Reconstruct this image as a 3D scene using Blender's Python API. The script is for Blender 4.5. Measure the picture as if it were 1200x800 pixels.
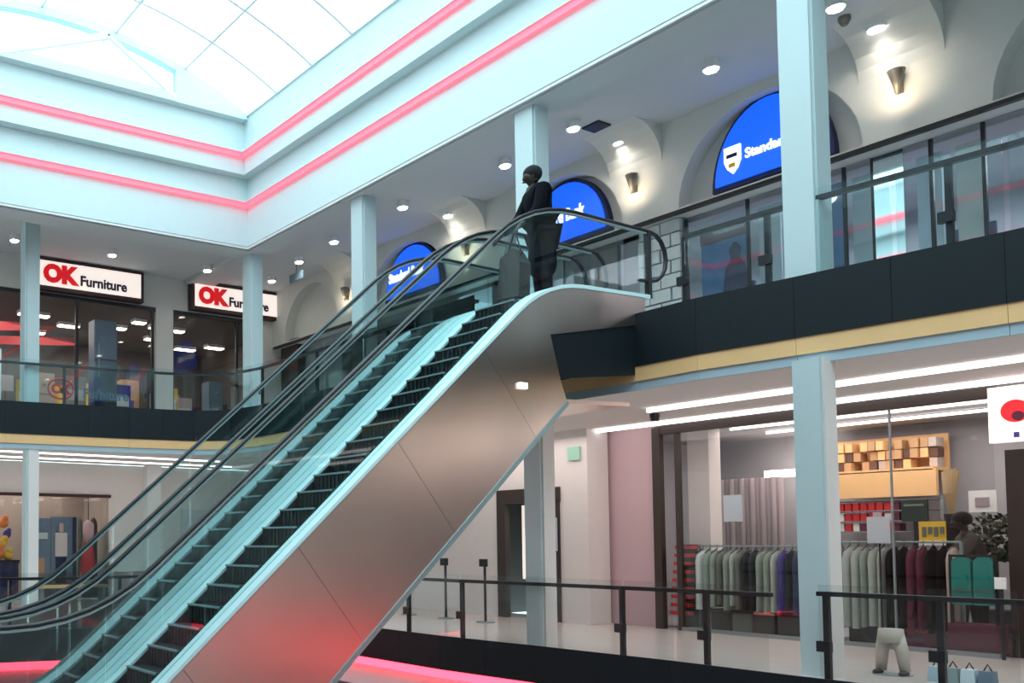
import bpy, math, random
from mathutils import Vector, Matrix
random.seed(7)
sc = bpy.context.scene
for o in list(bpy.data.objects): bpy.data.objects.remove(o)
S = 1.6/1.8            # drawing units to metres
R = math.radians
# ------------------------------------------------------------------ camera, sky, exposure
cam = bpy.data.cameras.new('camera'); co = bpy.data.objects.new('camera', cam); sc.collection.objects.link(co)
cam.sensor_width = 36; cam.lens = 36*1049/1200; cam.shift_x = 400/1200; cam.shift_y = 189/1200
cam.clip_start = .05; cam.clip_end = 300
co.location = (0, 0, 1.6); co.rotation_euler = (R(90)+math.atan(46/1049), 0, R(62.3))
sc.camera = co
w = bpy.data.worlds.new('overcast_sky'); sc.world = w; w.use_nodes = True
bg = w.node_tree.nodes['Background']; bg.inputs[0].default_value = (.68, .94, 1.0, 1); bg.inputs[1].default_value = 4.2
sc.view_settings.view_transform = 'Standard'; sc.view_settings.look = 'None'
sc.view_settings.gamma = 1; sc.view_settings.use_curve_mapping = False
sc.view_settings.exposure = 0.0

# ------------------------------------------------------------------ materials
def mat(name, col, rough=.6, metal=0, emit=None, es=0, noise=0, scale=6, spec=.5, aniso=0):
    m = bpy.data.materials.new(name); m.use_nodes = True
    nt = m.node_tree; b = nt.nodes['Principled BSDF']
    b.inputs['Base Color'].default_value = (*col, 1); b.inputs['Roughness'].default_value = rough
    b.inputs['Metallic'].default_value = metal; b.inputs['Specular IOR Level'].default_value = spec
    if emit: b.inputs['Emission Color'].default_value = (*emit, 1); b.inputs['Emission Strength'].default_value = es
    if noise:
        tc = nt.nodes.new('ShaderNodeTexCoord'); n = nt.nodes.new('ShaderNodeTexNoise'); n.inputs['Scale'].default_value = scale
        n.inputs['Detail'].default_value = 4
        nt.links.new(tc.outputs['Object'], n.inputs['Vector'])
        mx = nt.nodes.new('ShaderNodeMix'); mx.data_type = 'RGBA'
        mx.inputs[6].default_value = (*[c*(1-noise) for c in col], 1); mx.inputs[7].default_value = (*[min(1, c*(1+noise)) for c in col], 1)
        nt.links.new(n.outputs['Fac'], mx.inputs[0]); nt.links.new(mx.outputs[2], b.inputs['Base Color'])
    return m
def glassmat(name, tint, gloss=.1, rough=.02):
    m = bpy.data.materials.new(name); m.use_nodes = True; nt = m.node_tree; nt.nodes.clear()
    out = nt.nodes.new('ShaderNodeOutputMaterial'); t = nt.nodes.new('ShaderNodeBsdfTransparent'); g = nt.nodes.new('ShaderNodeBsdfGlossy')
    t.inputs[0].default_value = (*tint, 1); g.inputs['Roughness'].default_value = rough
    lw = nt.nodes.new('ShaderNodeLayerWeight'); lw.inputs['Blend'].default_value = .5
    pw = nt.nodes.new('ShaderNodeMath'); pw.operation = 'POWER'; pw.inputs[1].default_value = 4
    ma = nt.nodes.new('ShaderNodeMath'); ma.operation = 'MULTIPLY_ADD'; ma.inputs[1].default_value = .5; ma.inputs[2].default_value = gloss; ma.use_clamp = True
    nt.links.new(lw.outputs['Facing'], pw.inputs[0])
    mx = nt.nodes.new('ShaderNodeMixShader')
    nt.links.new(pw.outputs[0], ma.inputs[0]); nt.links.new(ma.outputs[0], mx.inputs[0])
    nt.links.new(t.outputs[0], mx.inputs[1]); nt.links.new(g.outputs[0], mx.inputs[2]); nt.links.new(mx.outputs[0], out.inputs[0])
    return m
M = dict(
 plaster=mat('white_plaster', (.62, .72, .73), .7, noise=.03), ceil=mat('ceiling_paint', (.62, .64, .66), .8, noise=.02),
 upwall=mat('upper_wall_paint', (.66, .66, .63), .75, noise=.03), lowwall=mat('lower_wall_paint', (.80, .74, .71), .7, noise=.03),
 lowceil=mat('lower_ceiling_paint', (.72, .67, .65), .8, noise=.02), pink=mat('pink_wall_paint', (.66, .47, .50), .6, noise=.03),
 column=mat('column_paint', (.54, .64, .65), .5, noise=.02), band=mat('dark_slate_panel', (.006, .012, .016), .6, spec=.3, noise=.15, scale=2),
 wood=mat('pale_timber', (.88, .54, .25), .5, noise=.08, scale=3), bluetrim=mat('pale_blue_trim', (.42, .53, .60), .6),
 floor=mat('pale_floor_tile', (.70, .62, .58), .18, noise=.06, scale=3), floord=mat('lower_floor_tile', (.5, .48, .47), .2, noise=.1, scale=2),
 steel=mat('brushed_steel', (.72, .56, .49), .28, 1, noise=.08, scale=1.2), alu=mat('bright_aluminium', (.74, .98, .99), .4, 0), guide=mat('handrail_guide', (.36, .46, .47), .35, .6),
 black=mat('black_rubber', (.012, .013, .015), .45), blackm=mat('black_metal', (.02, .022, .025), .4, .3),
 step=mat('dark_step_metal', (.012, .016, .018), .45, .4), nosing=mat('grey_step_nosing', (.32, .42, .43), .4, .5),
 white=mat('white_paint', (.85, .86, .86), .5), red=mat('red_plastic', (.62, .02, .03), .4), dred=mat('dark_red_cloth', (.13, .02, .05), .8),
 redled=mat('red_light_strip', (.9, .1, .15), .5, emit=(1, .09, .13), es=2.2), redled2=mat('red_light_strip_low', (.9, .1, .15), .5, emit=(1, .03, .055), es=8),
 tube=mat('white_light_tube', (1, 1, 1), .5, emit=(1, .95, .92), es=3), lamp=mat('lamp_lens', (1, 1, 1), .5, emit=(1, .97, .9), es=16),
 shoptube=mat('shop_light_tube', (1, 1, 1), .5, emit=(1, .88, .78), es=10),
 signw=mat('lit_sign_face', (.95, .9, .85), .5, emit=(1, .86, .78), es=.75), signred=mat('sign_red', (.75, .01, .02), .5, emit=(.8, .01, .02), es=.5),
 signblk=mat('sign_dark_blue', (.02, .02, .07), .5), frame=mat('sign_brown_frame', (.05, .02, .02), .5),
 blue=mat('lit_blue_sign', (.01, .09, .75), .4, emit=(.006, .14, 1), es=.8), bluew=mat('lit_white_lettering', (1, 1, 1), .5, emit=(1, 1, 1), es=1.1),
 navy=mat('navy_frame', (.01, .015, .08), .5), grey=mat('grey_paint', (.25, .28, .29), .6), tile=mat('pale_stone_block', (.55, .60, .60), .6, noise=.12, scale=5),
 cone=mat('bronze_sconce', (.22, .2, .17), .5, .4), green=mat('green_exit_sign', (.35, .62, .48), .5, emit=(.15, .7, .45), es=.02),
 skin=mat('brown_skin', (.035, .02, .014), .6), coat=mat('black_coat', (.004, .005, .008), .9, spec=.1), hair=mat('black_hair', (.006, .006, .007), .9),
 tan=mat('taupe_cloth', (.085, .07, .065), .9, spec=.1), beige=mat('beige_cloth', (.55, .46, .40), .9, noise=.1), sage=mat('sage_cloth', (.30, .37, .32), .9, noise=.15),
 sage2=mat('pale_sage_cloth', (.46, .52, .47), .9, noise=.12), olive=mat('grey_olive_cloth', (.16, .18, .15), .9, noise=.2), char=mat('charcoal_cloth', (.018, .016, .021), .9, spec=.15),
 purple=mat('purple_cloth', (.07, .05, .30), .8), teal=mat('teal_cloth', (.01, .24, .21), .7, noise=.15), mint=mat('pale_mint_cloth', (.65, .78, .76), .9),
 yellow=mat('yellow_card', (.85, .55, .05), .6), card=mat('brown_cardboard', (.55, .33, .17), .8, noise=.1), darkcard=mat('dark_brown_card', (.14, .07, .05), .8),
 screen=mat('dark_screen', (.02, .035, .03), .2), paper=mat('pale_blue_paper', (.62, .70, .76), .7), leaf=mat('dark_leaf', (.05, .06, .035), .7), straw=mat('dried_grass', (.42, .30, .16), .9),
 dark=mat('dark_interior', (.05, .045, .042), .7), brownw=mat('dark_brown_door', (.035, .022, .018), .5), mirror=mat('polished_pane', (.8, .9, .9), .04, 1),
 curtain=mat('grey_mauve_curtain', (.36, .30, .31), .9, noise=.08), orange=mat('orange_toy', (.85, .25, .05), .6), denim=mat('blue_grey_print', (.16, .24, .33), .7, noise=.2),
 bannerblue=mat('banner_blue_print', (.06, .16, .36), .6, noise=.25, scale=2), sofa=mat('grey_sofa_cloth', (.22, .22, .22), .9), gdoor=mat('blue_grey_fridge', (.13, .20, .26), .4), shopbeige=mat('shop_beige_wall', (.50, .42, .37), .8), shopwall=mat('shop_back_wall', (.13, .11, .10), .9), shopgrey=mat('shop_grey_wall', (.42, .42, .45), .8),
 glass=glassmat('clear_glass', (.93, .95, .95), .03), sglass=glassmat('shop_glass', (.95, .95, .95), .03), tglass=glassmat('teal_balustrade_glass', (.90, .96, .96), .03),
 skyglass=glassmat('skylight_glass', (.98, .99, 1), .01), gable=glassmat('gable_glass', (.80, .90, .92), .05),
 vault=mat('white_steel', (.80, .88, .89), .5))

# ------------------------------------------------------------------ mesh helpers (drawing units, world axes)
class MB:
    def __init__(s): s.v = []; s.f = []
    def box(s, x0, y0, z0, x1, y1, z1):
        x0, x1 = sorted((x0, x1)); y0, y1 = sorted((y0, y1)); z0, z1 = sorted((z0, z1))
        n = len(s.v); s.v += [(x, y, z) for z in (z0, z1) for (x, y) in ((x0, y0), (x1, y0), (x1, y1), (x0, y1))]
        s.f += [tuple(n+i for i in q) for q in ((3, 2, 1, 0), (4, 5, 6, 7), (0, 1, 5, 4), (1, 2, 6, 5), (2, 3, 7, 6), (3, 0, 4, 7))]; return s
    def prism(s, poly, ax, a, b):
        n = len(s.v); k = len(poly)
        def P(p, t): return {'x': (t, p[0], p[1]), 'y': (p[0], t, p[1]), 'z': (p[0], p[1], t)}[ax]
        s.v += [P(p, a) for p in poly] + [P(p, b) for p in poly]
        s.f += [tuple(range(n, n+k))[::-1], tuple(range(n+k, n+2*k))] + [(n+i, n+(i+1) % k, n+k+(i+1) % k, n+k+i) for i in range(k)]; return s
    def tube(s, path, r, n=8, rr=None, side=None):       # rr: (width, height) for a rectangular-ish section
        path = [Vector(p) for p in path]; b0 = len(s.v)
        for i, p in enumerate(path):
            d = (path[min(i+1, len(path)-1)] - path[max(i-1, 0)]).normalized()
            up = Vector((0, 0, 1)) if abs(d.z) < .95 else Vector((0, 1, 0)) if abs(d.y) < .5 else Vector((1, 0, 0))
            sd = Vector(side) if side else d.cross(up).normalized(); u = sd.cross(d)
            ri = r[i] if isinstance(r, (list, tuple)) else r
            for k in range(n):
                a = 2*math.pi*(k+.5)/n
                if rr: q = sd*math.copysign(rr[0]/2, math.cos(a)) + u*math.copysign(rr[1]/2, math.sin(a)) if n == 4 else sd*math.cos(a)*rr[0]/2 + u*math.sin(a)*rr[1]/2
                else: q = sd*math.cos(a)*ri + u*math.sin(a)*ri
                s.v.append(tuple(p+q))
        m = len(path)
        for i in range(m-1):
            for k in range(n): s.f.append((b0+i*n+k, b0+i*n+(k+1) % n, b0+(i+1)*n+(k+1) % n, b0+(i+1)*n+k))
        s.f += [tuple(b0+k for k in range(n))[::-1], tuple(b0+(m-1)*n+k for k in range(n))]; return s
    def lathe(s, c, prof, n=16, sx=1, sy=1):
        b0 = len(s.v)
        for r, z in prof:
            for k in range(n): a = 2*math.pi*k/n; s.v.append((c[0]+r*sx*math.cos(a), c[1]+r*sy*math.sin(a), c[2]+z))
        for i in range(len(prof)-1):
            for k in range(n): s.f.append((b0+i*n+k, b0+i*n+(k+1) % n, b0+(i+1)*n+(k+1) % n, b0+(i+1)*n+k))
        s.f += [tuple(b0+k for k in range(n))[::-1], tuple(b0+(len(prof)-1)*n+k for k in range(n))]; return s
    def ball(s, c, rx, ry, rz, n=12, m=8):
        return s.lathe(c, [(max(.02, math.sin(math.pi*i/m))*1, -math.cos(math.pi*i/m)*rz) for i in range(m+1)], n, rx, ry)
def bx(*a): return MB().box(*a)
ORG = {}
def mesh(name, mb, org=(0, 0, 0), mt=None, smooth=False):
    me = bpy.data.meshes.new(name); me.from_pydata([((v[0]-org[0])*S, (v[1]-org[1])*S, (v[2]-org[2])*S) for v in mb.v], [], mb.f)
    if mt: me.materials.append(M[mt])
    if smooth:
        for p in me.polygons: p.use_smooth = True
    me.update(); return me
def obj(name, mb, mt, parent=None, label=None, smooth=False, kind=None):
    org = ORG.get(parent.name, (0, 0, 0)) if parent else (0, 0, 0)
    if not parent:
        xs = [v[0] for v in mb.v]; ys = [v[1] for v in mb.v]; org = ((min(xs)+max(xs))/2, (min(ys)+max(ys))/2, min(v[2] for v in mb.v))
    o = bpy.data.objects.new(name, mesh(name, mb, org, mt, smooth)); sc.collection.objects.link(o)
    if parent: o.parent = parent
    else: o.location = Vector(org)*S
    ORG[o.name] = org
    if label: o['label'] = label
    if kind: o['kind'] = kind
    return o
def structs(spec, mt, label=None):      # one structure object per box
    for n, b in spec: obj(n, bx(*b), mt, None, label, kind='structure')
def struct(name, mb, mt, label=None): return obj(name, mb, mt, None, label, kind='structure')
def thing(name, label, cat, loc, group=None):
    o = bpy.data.objects.new(name, None); sc.collection.objects.link(o); o.location = Vector(loc)*S; o.empty_display_size = .2
    o['label'] = label; o['category'] = cat; ORG[o.name] = tuple(loc)
    if group: o['group'] = group
    return o
def tag(o, label, cat, group=None):
    o['label'] = label; o['category'] = cat
    if group: o['group'] = group
    return o
def kids(o): return [c for c in bpy.data.objects if c.parent == o]
def dup(root, loc, label, group=None, rz=None):
    r = root.copy(); sc.collection.objects.link(r); r.location = Vector(loc)*S
    if rz is not None: r.rotation_euler[2] = rz
    r['label'] = label
    if group: r['group'] = group
    for ch in kids(root):
        c = ch.copy(); sc.collection.objects.link(c); c.parent = r
        for g in kids(ch): d = g.copy(); sc.collection.objects.link(d); d.parent = c
    ORG[r.name] = tuple(loc); return r
def text(name, st, size, depth, pos, face, mt, parent, sx=1, bold=0, label=None, align='LEFT'):
    cu = bpy.data.curves.new(name, 'FONT'); cu.body = st; cu.size = size; cu.extrude = depth; cu.offset = bold; cu.resolution_u = 3; cu.align_x = align
    t = bpy.data.objects.new(name, cu); sc.collection.objects.link(t)
    me = bpy.data.meshes.new_from_object(t.evaluated_get(bpy.context.evaluated_depsgraph_get()))
    mb = MB(); 
    for v in me.vertices:
        x, y, z = v.co.x*sx, v.co.y, v.co.z
        mb.v.append((pos[0]+x, pos[1]-z, pos[2]+y) if face == '-y' else (pos[0]+z, pos[1]+x, pos[2]+y))
    mb.f = [tuple(p.vertices) for p in me.polygons]
    bpy.data.objects.remove(t); bpy.data.meshes.remove(me)
    return obj(name, mb, mt, parent, label)
def lamp(name, loc, size, power, col=(1, 1, 1), sy=None, rot=(0, 0, 0), spread=180):
    l = bpy.data.lights.new(name, 'AREA'); l.energy = power; l.color = col; l.size = size*S; l.spread = R(spread)
    if sy: l.shape = 'RECTANGLE'; l.size_y = sy*S
    o = bpy.data.objects.new(name, l); o.location = Vector(loc)*S; o.rotation_euler = rot; sc.collection.objects.link(o); return o

# sky portal in the skylight opening (helps the sampling of the sky only)
pl = lamp('skylight_portal', (-8, 7.6, 13.45), 25, 1, sy=11); pl.data.cycles.is_portal = True

# ------------------------------------------------------------------ large structure
XL, XR = -26.5, 5.0             # left shop wall, right end of the hall
YB, YF = -5.0, 18.5             # wall behind the camera, right shop wall
# upper fascia of the atrium, two steps, right side (y) and left side (x), plus the far sides out of view
V0, V1 = 1.8, 13.4              # void in y
VX0, VX1 = -20.9, 5.0
def ring(o0, z0, z1, t=.35):    # rectangular ring around the void, o0 = inward offset of its inner face
    m = MB(); a, b, c, d = VX0+o0, VX1, V0+o0, V1-o0
    m.box(a-t, d, z0, b, d+t, z1); m.box(a-t, c-t, z0, b, c, z1); m.box(a-t, c, z0, a, d, z1); return m
struct('trim_1', ring(0, 10.06, 12.05), 'plaster', 'white fascia around the atrium below the step')
struct('trim_2', ring(.28, 11.95, 13.55, .7), 'plaster', 'upper white fascia step around the atrium')
struct('trim_3', ring(-.12, 9.98, 10.1, .7), 'ceil', 'grey lip under the fascia')
struct('trim_4', ring(-.02, 10.0, 10.1, .05), 'white', 'thin white strip painted as a highlight under the fascia')  # highlight along the fascia foot, made as a white painted strip
def ledstrip(o0, z, w=.10, h=.13):
    m = MB(); a, c, d = VX0+o0, V0+o0, V1-o0
    m.box(a, d-w, z, VX1-.06, d, z+h); m.box(a, c, z, VX1-.06, c+w, z+h); m.box(a, c+w, z, a+w, d-w, z+h); return m
for k, (o0, z) in enumerate(((0, 11.12), (.28, 12.38))):
    tag(obj('light_strip', ledstrip(o0, z), 'redled'), ('lower' if k == 0 else 'upper')+' red glowing strip running round the white atrium fascia', 'light strip')
    # shallow cove above each strip
    struct('trim_%d' % (5+k), ring(o0+.0, z+.13, z+.2, .35) if False else ledstrip(o0, z+.13, .14, .06), 'plaster', 'white cove lip over the red strip')
# skylight vault: axis along x, apex y=7.6
RV = 11.5; CZ = 14.95-RV
def vy(y): return CZ + math.sqrt(RV*RV-(y-7.6)**2)
sky = struct('window_1', ring(.28, 13.5, 13.68, .6), 'vault', 'barrel vaulted skylight'); 
ys = [2.1, 3.1, 5.15, 7.15, 9.15, 11.15, 13.1]; xs = [VX0+.4+1.53*i for i in range(17)]
for x in xs:
    pts = [(x, y, vy(y)) for y in [2.1+11*i/24 for i in range(25)]]
    obj('rib', MB().tube(pts, .05, 4, rr=(.06, .12)), 'vault', sky)
for y in ys: obj('purlin', MB().tube([(xs[0], y, vy(y)), (xs[-1], y, vy(y))], .05, 4, rr=(.06, .1)), 'vault', sky)
for i in range(len(xs)-1):
    for j in range(len(ys)-1):
        m = MB(); k = 4; yy = [ys[j]+(ys[j+1]-ys[j])*q/k for q in range(k+1)]
        poly = [(y, vy(y)+.03) for y in yy] + [(y, vy(y)+.05) for y in yy[::-1]]
        obj('pane', m.prism(poly, 'x', xs[i]+.03, xs[i+1]-.03), 'skyglass', sky)
# end gable under the vault: white wall with a glazed middle, post and braces
yg0, yg1 = 4.2, 10.9
pts = [(V0, 13.5), (yg0, 13.5)] + [(yg0, 12.9+1.0)] + [(yg0, vy(yg0)-.35)]
m = MB()
m.prism([(2.08, 13.4)] + [(y, vy(y)) for y in [2.1+(yg0-2.1)*i/6 for i in range(7)]] + [(yg0, 13.4)], 'x', -20.62, -20.4)
m.prism([(yg1, 13.4)] + [(y, vy(y)) for y in [yg1+(13.1-yg1)*i/6 for i in range(7)]] + [(13.12, 13.4)], 'x', -20.62, -20.4)
m.prism([(y, vy(y)-.22) for y in [yg0+(yg1-yg0)*i/12 for i in range(13)]] + [(y, vy(y)) for y in [yg1-(yg1-yg0)*i/12 for i in range(13)]], 'x', -20.62, -20.4)
gw = struct('wall_gable', m, 'plaster', 'white end wall under the skylight arch')
obj('pane', MB().prism([(yg0, 13.5)] + [(y, vy(y)-.2) for y in [yg0+(yg1-yg0)*i/12 for i in range(13)]] + [(yg1, 13.5)], 'x', -20.55, -20.52), 'gable', gw)
obj('sill', bx(-20.62, yg0, 13.4, -20.38, yg1, 13.64), 'plaster', gw)
obj('post', bx(-20.5, 8.8, 13.64, -20.4, 9.02, 14.7), 'vault', gw)
obj('brace', MB().tube([(-20.42, 8.9, 14.65), (-20.42, 5.9, 13.45)], .08, 4, rr=(.1, .16)), 'vault', gw)
obj('brace', MB().tube([(-20.42, 8.95, 14.65), (-20.42, 10.9, 13.5)], .08, 4, rr=(.08, .1)), 'vault', gw)

# upper gallery ceilings, walls and floors
structs([('ceiling', (XL-6, V1+.3, 10.7, XR, YF+.3, 10.85)), ('ceiling', (XL-6, YB, 10.7, VX0-.3, V1+.3, 10.85)), ('ceiling', (VX0-.3, YB, 10.7, XR, V0-.3, 10.85))], 'ceil', 'grey ceiling of the upper gallery')
struct('ceiling.001', MB().box(-26.3, 14.4, 10.55, XR, 15.4, 10.7), 'ceil', 'dropped ceiling strip of the upper gallery')
struct('wall_back', MB().box(XL-6, YB-.2, -6, XR, YB, 10.8), 'lowwall')
m = MB(); m.box(XR, YB-.2, -6, XR+.2, 24, 15.2); struct('wall_right_end', m, 'plaster')
BANDP = [(-22.95, 2.0), (-22.75, 5.0), (-22.6, 7.0), (-22.25, 10.4), (-21.9, 12.3), (-21.3, 13.05), (-20.3, 13.3), (-16, 13.35), (-12.45, 13.3), (-11.0, 13.3), (-9.2, 13.35), (-8.2, 13.3), (-6.9, 13.45), (-4.7, 13.7), (-2, 13.9), (5, 14.1)]
def slabpoly(path): return path + [(5, 18.4), (-26.4, 18.4), (-26.4, path[0][1])]
struct('floor.001', MB().prism(slabpoly([(x-.06 if i < 6 else x, y+.06) for i, (x, y) in enumerate(BANDP)]), 'z', 4.75, 5.45), 'floord', 'upper gallery floor')
struct('floor.002', MB().box(-22.9, YB, 4.75, XR, 1.2, 5.45), 'floord', 'upper gallery floor behind the viewer')
def bandpanels(name, path, z0, z1, mt, lbl, t=.06, L=1.25, part='panel'):
    root = thing(name, lbl, 'fascia', (path[0][0], path[0][1], z0)); del root['category']; root['kind'] = 'structure'
    for (a, b) in zip(path[:-1], path[1:]):
        d = Vector((b[0]-a[0], b[1]-a[1])); n = max(1, round(d.length/L)); nn = Vector((-d.y, d.x)).normalized()*t
        for k in range(n):
            p = Vector(a)+d*(k/n); q = Vector(a)+d*((k+1)/n)-d.normalized()*.005
            obj(part, MB().prism([tuple(p), tuple(q), tuple(q+nn), tuple(p+nn)], 'z', z0, z1), mt, root)
    return root
bandpanels('trim_7', BANDP, 4.64, 5.5, 'band', 'dark slate band along the upper gallery edge')
off = lambda P, o: [(x-o if i < 5 else x-o*.6 if i == 5 else x, y+o if i > 4 else y) for i, (x, y) in enumerate(P)]
bandpanels('trim_8', off(BANDP, .02), 4.40, 4.64, 'wood', 'pale timber strip under the dark band', L=3, part='board')
bandpanels('trim_9', off(BANDP, .05), 4.26, 4.40, 'bluetrim', 'pale blue strip under the timber', L=4, part='strip')
struct('ceiling.002', MB().prism(slabpoly(off(BANDP, .2)), 'z', 4.3, 4.42), 'lowceil', 'lower gallery ceiling')
# lower gallery
BANDL = [(-18.2, 1.5), (-17.6, 5.4), (-17.3, 7.0), (-17.6, 9.5), (-17.9, 11.2), (-17.2, 12.2), (-16, 12.45), (-12.8, 12.5), (-10.8, 12.75), (-8.5, 12.95), (-6.7, 12.95), (-4.5, 13.1), (4.9, 13.1)]
struct('floor', MB().prism(slabpoly([(x-.05 if i < 5 else x, y+.07 if i > 4 else y) for i, (x, y) in enumerate(BANDL)]), 'z', -.7, 0.0), 'floor', 'lower gallery floor')
struct('floor.003', MB().box(-22.2, YB, -1.1, XR, 1.4, -.5), 'floor', 'floor where the viewer stands')
bandpanels('trim_10', BANDL, -.62, 0.02, 'band', 'dark slate band along the lower gallery edge')
o = obj('light_strip', MB(), 'redled2') if False else None
m = MB()
for a, b in zip(BANDL[:-1], BANDL[1:]):
    d = Vector((b[0]-a[0], b[1]-a[1])); nn = Vector((-d.y, d.x)).normalized()*.08; a2 = Vector(a)+nn*.3; b2 = Vector(b)+nn*.3
    m.prism([tuple(a2), tuple(b2), tuple(b2+nn), tuple(a2+nn)], 'z', -.78, -.62)
tag(obj('light_strip', m, 'redled2'), 'red glowing strip under the dark edge of the lower gallery', 'light strip')
struct('trim_11', MB().prism(slabpoly(off(BANDL, .12)), 'z', -1.25, -.7), 'white', 'white underside edge of the lower gallery')
struct('floor.004', MB().box(XL, YB, -5.8, XR, YF, -5.6), 'floord', 'basement floor')
m = MB(); m.box(XL, YF-1, -5.6, XR, YF, -1.2); m.box(XL, YB, -5.6, XL+1, YF, -1.2); struct('wall_basement', m, 'lowwall')

# upper right wall with arched recesses
ARC = [(-4.6, 1.65), (-9.72, 1.68), (-14.35, 1.68), (-19.6, 1.7), (-24.2, 1.5)]
zs = 8.78
bounds = [5.0, -7.45, -12.35, -17.2, -22.2, -26.5]
m = MB()
for i, (xc, a) in enumerate(ARC):
    xr, xl = bounds[i], bounds[i+1]
    poly = [(xl, zs), (xc-a, zs)] + [(xc-a*math.cos(math.pi*k/20), zs+1.72*math.sin(math.pi*k/20)) for k in range(1, 20)] + [(xc+a, zs), (xr, zs), (xr, 10.7), (xl, 10.7)]
    m.prism(poly, 'y', 18.0, 18.4)
m.box(-26.5, 18.4, zs-.05, 5, 18.6, 10.8); m.box(-26.5, 17.98, zs-.1, 5, 18.4, zs)
struct('wall_right', m, 'upwall', 'wall above the upper shops with arched recesses')
struct('trim_12', MB().box(-26.3, 17.93, zs-.12, 5, 18.05, zs-.05), 'blackm', 'dark rail over the upper shopfronts')
# curved cove between wall and ceiling
m = MB(); prof = [(18.0, 9.9)] + [(18.0-.9*(1-math.cos(math.pi/2*k/6)), 9.9+.8*math.sin(math.pi/2*k/6)) for k in range(1, 7)] + [(18.0, 10.7)]
for xc in bounds[1:5]: m.prism(prof, 'x', xc-.62, xc+.62)
struct('trim_13', m, 'upwall', 'coved corners between the arches')

# ------------------------------------------------------------------ columns (storeys high)
def column(x, y, z0, z1, lab, wd=.42):
    c = thing('column', lab, 'column', (x, y, z0))
    h = wd/2
    obj('shaft', bx(x-h, y-h, z0, x+h, y+h, z1), 'column', c)
    obj('side_face', bx(x+h, y-h+.05, z0, x+h+.03, y+h, z1), 'lowwall' if z1 < 5 else 'column', c)  # on lower columns the warm light on this side is put into its colour
    return c
cols = [(-22.95, 7.75, 'leftmost white column, beside the first furniture shop sign'), (-21.35, 13.85, 'white column at the atrium corner in front of the second furniture sign'),
        (-16.5, 13.85, 'white column behind the escalator handrails, left of the small blue sign'), (-11.58, 13.8, 'white column just left of the person at the escalator top'),
        (-6.86, 13.75, 'tall wide white column crossing the large blue arched sign')]
for x, y, lb in cols: column(x, y, 5.45, 10.7, lb, .40)
low = [(-22.8, 7.75, 'pale lower column at the far left in front of the colourful shop window'), (-11.0, 13.15, 'pale lower column in front of the black door frame'),
       (-6.72, 13.5, 'pale lower column between the two halves of the clothing shopfront'), (-16.5, 13.2, 'lower column hidden mostly behind the escalator side')]
for x, y, lb in low: column(x, y, -.0, 4.3, lb, .34)
for x, y in ((-14.9, 13.6), (-20.0, 6.75)): obj('column', bx(x-.2, y-.2, -5.6, x+.2, y+.2, -1.2), 'column', None, None, kind='structure').name = 'trim_column'

# ------------------------------------------------------------------ escalators
def rnd(pts, r, n=6):           # round the corners of a (y,z) polyline
    out = [pts[0]]
    for i in range(1, len(pts)-1):
        p = Vector(pts[i]); a = (Vector(pts[i-1])-p); b = (Vector(pts[i+1])-p); l = min(r, a.length*.45, b.length*.45)
        a = p+a.normalized()*l; b = p+b.normalized()*l
        for k in range(n+1): t = k/n; out.append(tuple(a*(1-t)**2+p*2*t*(1-t)+b*t*t))
    out.append(pts[-1]); return out
SL = .855
rail = rnd([(1.6, .88), (3.95, .88), (11.15, 7.02), (14.0, 7.0)], 1.0)
curl = [(14.0+.42*math.sin(a), 6.58+.42*math.cos(a)) for a in [math.pi*k/8 for k in range(1, 9)]] + [(13.7, 6.14)]
curl0 = [(1.6-.42*math.sin(a), .46+.42*math.cos(a)) for a in [math.pi*k/8 for k in range(8, 0, -1)]]
railp = curl0 + rail + curl
deck = rnd([(1.3, -.38), (4.1, -.38), (11.3, 5.78), (13.75, 5.86)], .8)
def zat(P, y):
    for (a, b) in zip(P[:-1], P[1:]):
        if a[0] <= y <= b[0]+1e-9: return a[1]+(b[1]-a[1])*(y-a[0])/max(1e-6, b[0]-a[0])
    return P[-1][1] if y > P[-1][0] else P[0][1]
def band3(path, x, wd, dz, up=0, ax=None):  # strip of width wd, thickness dz following the (y,z) path
    poly = [(y, z+up) for y, z in path] + [(y, z+up-dz) for y, z in path[::-1]]
    return MB().prism(poly, 'x', x-wd/2, x+wd/2)
def clip(P, a, b): return [(a, zat(P, a))] + [p for p in P if a < p[0] < b] + [(b, zat(P, b))]
steps_z = [(1.3, -.5), (4.2, -.5), (11.15, 5.5), (14.2, 5.5)]
stepmesh = {}
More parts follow.
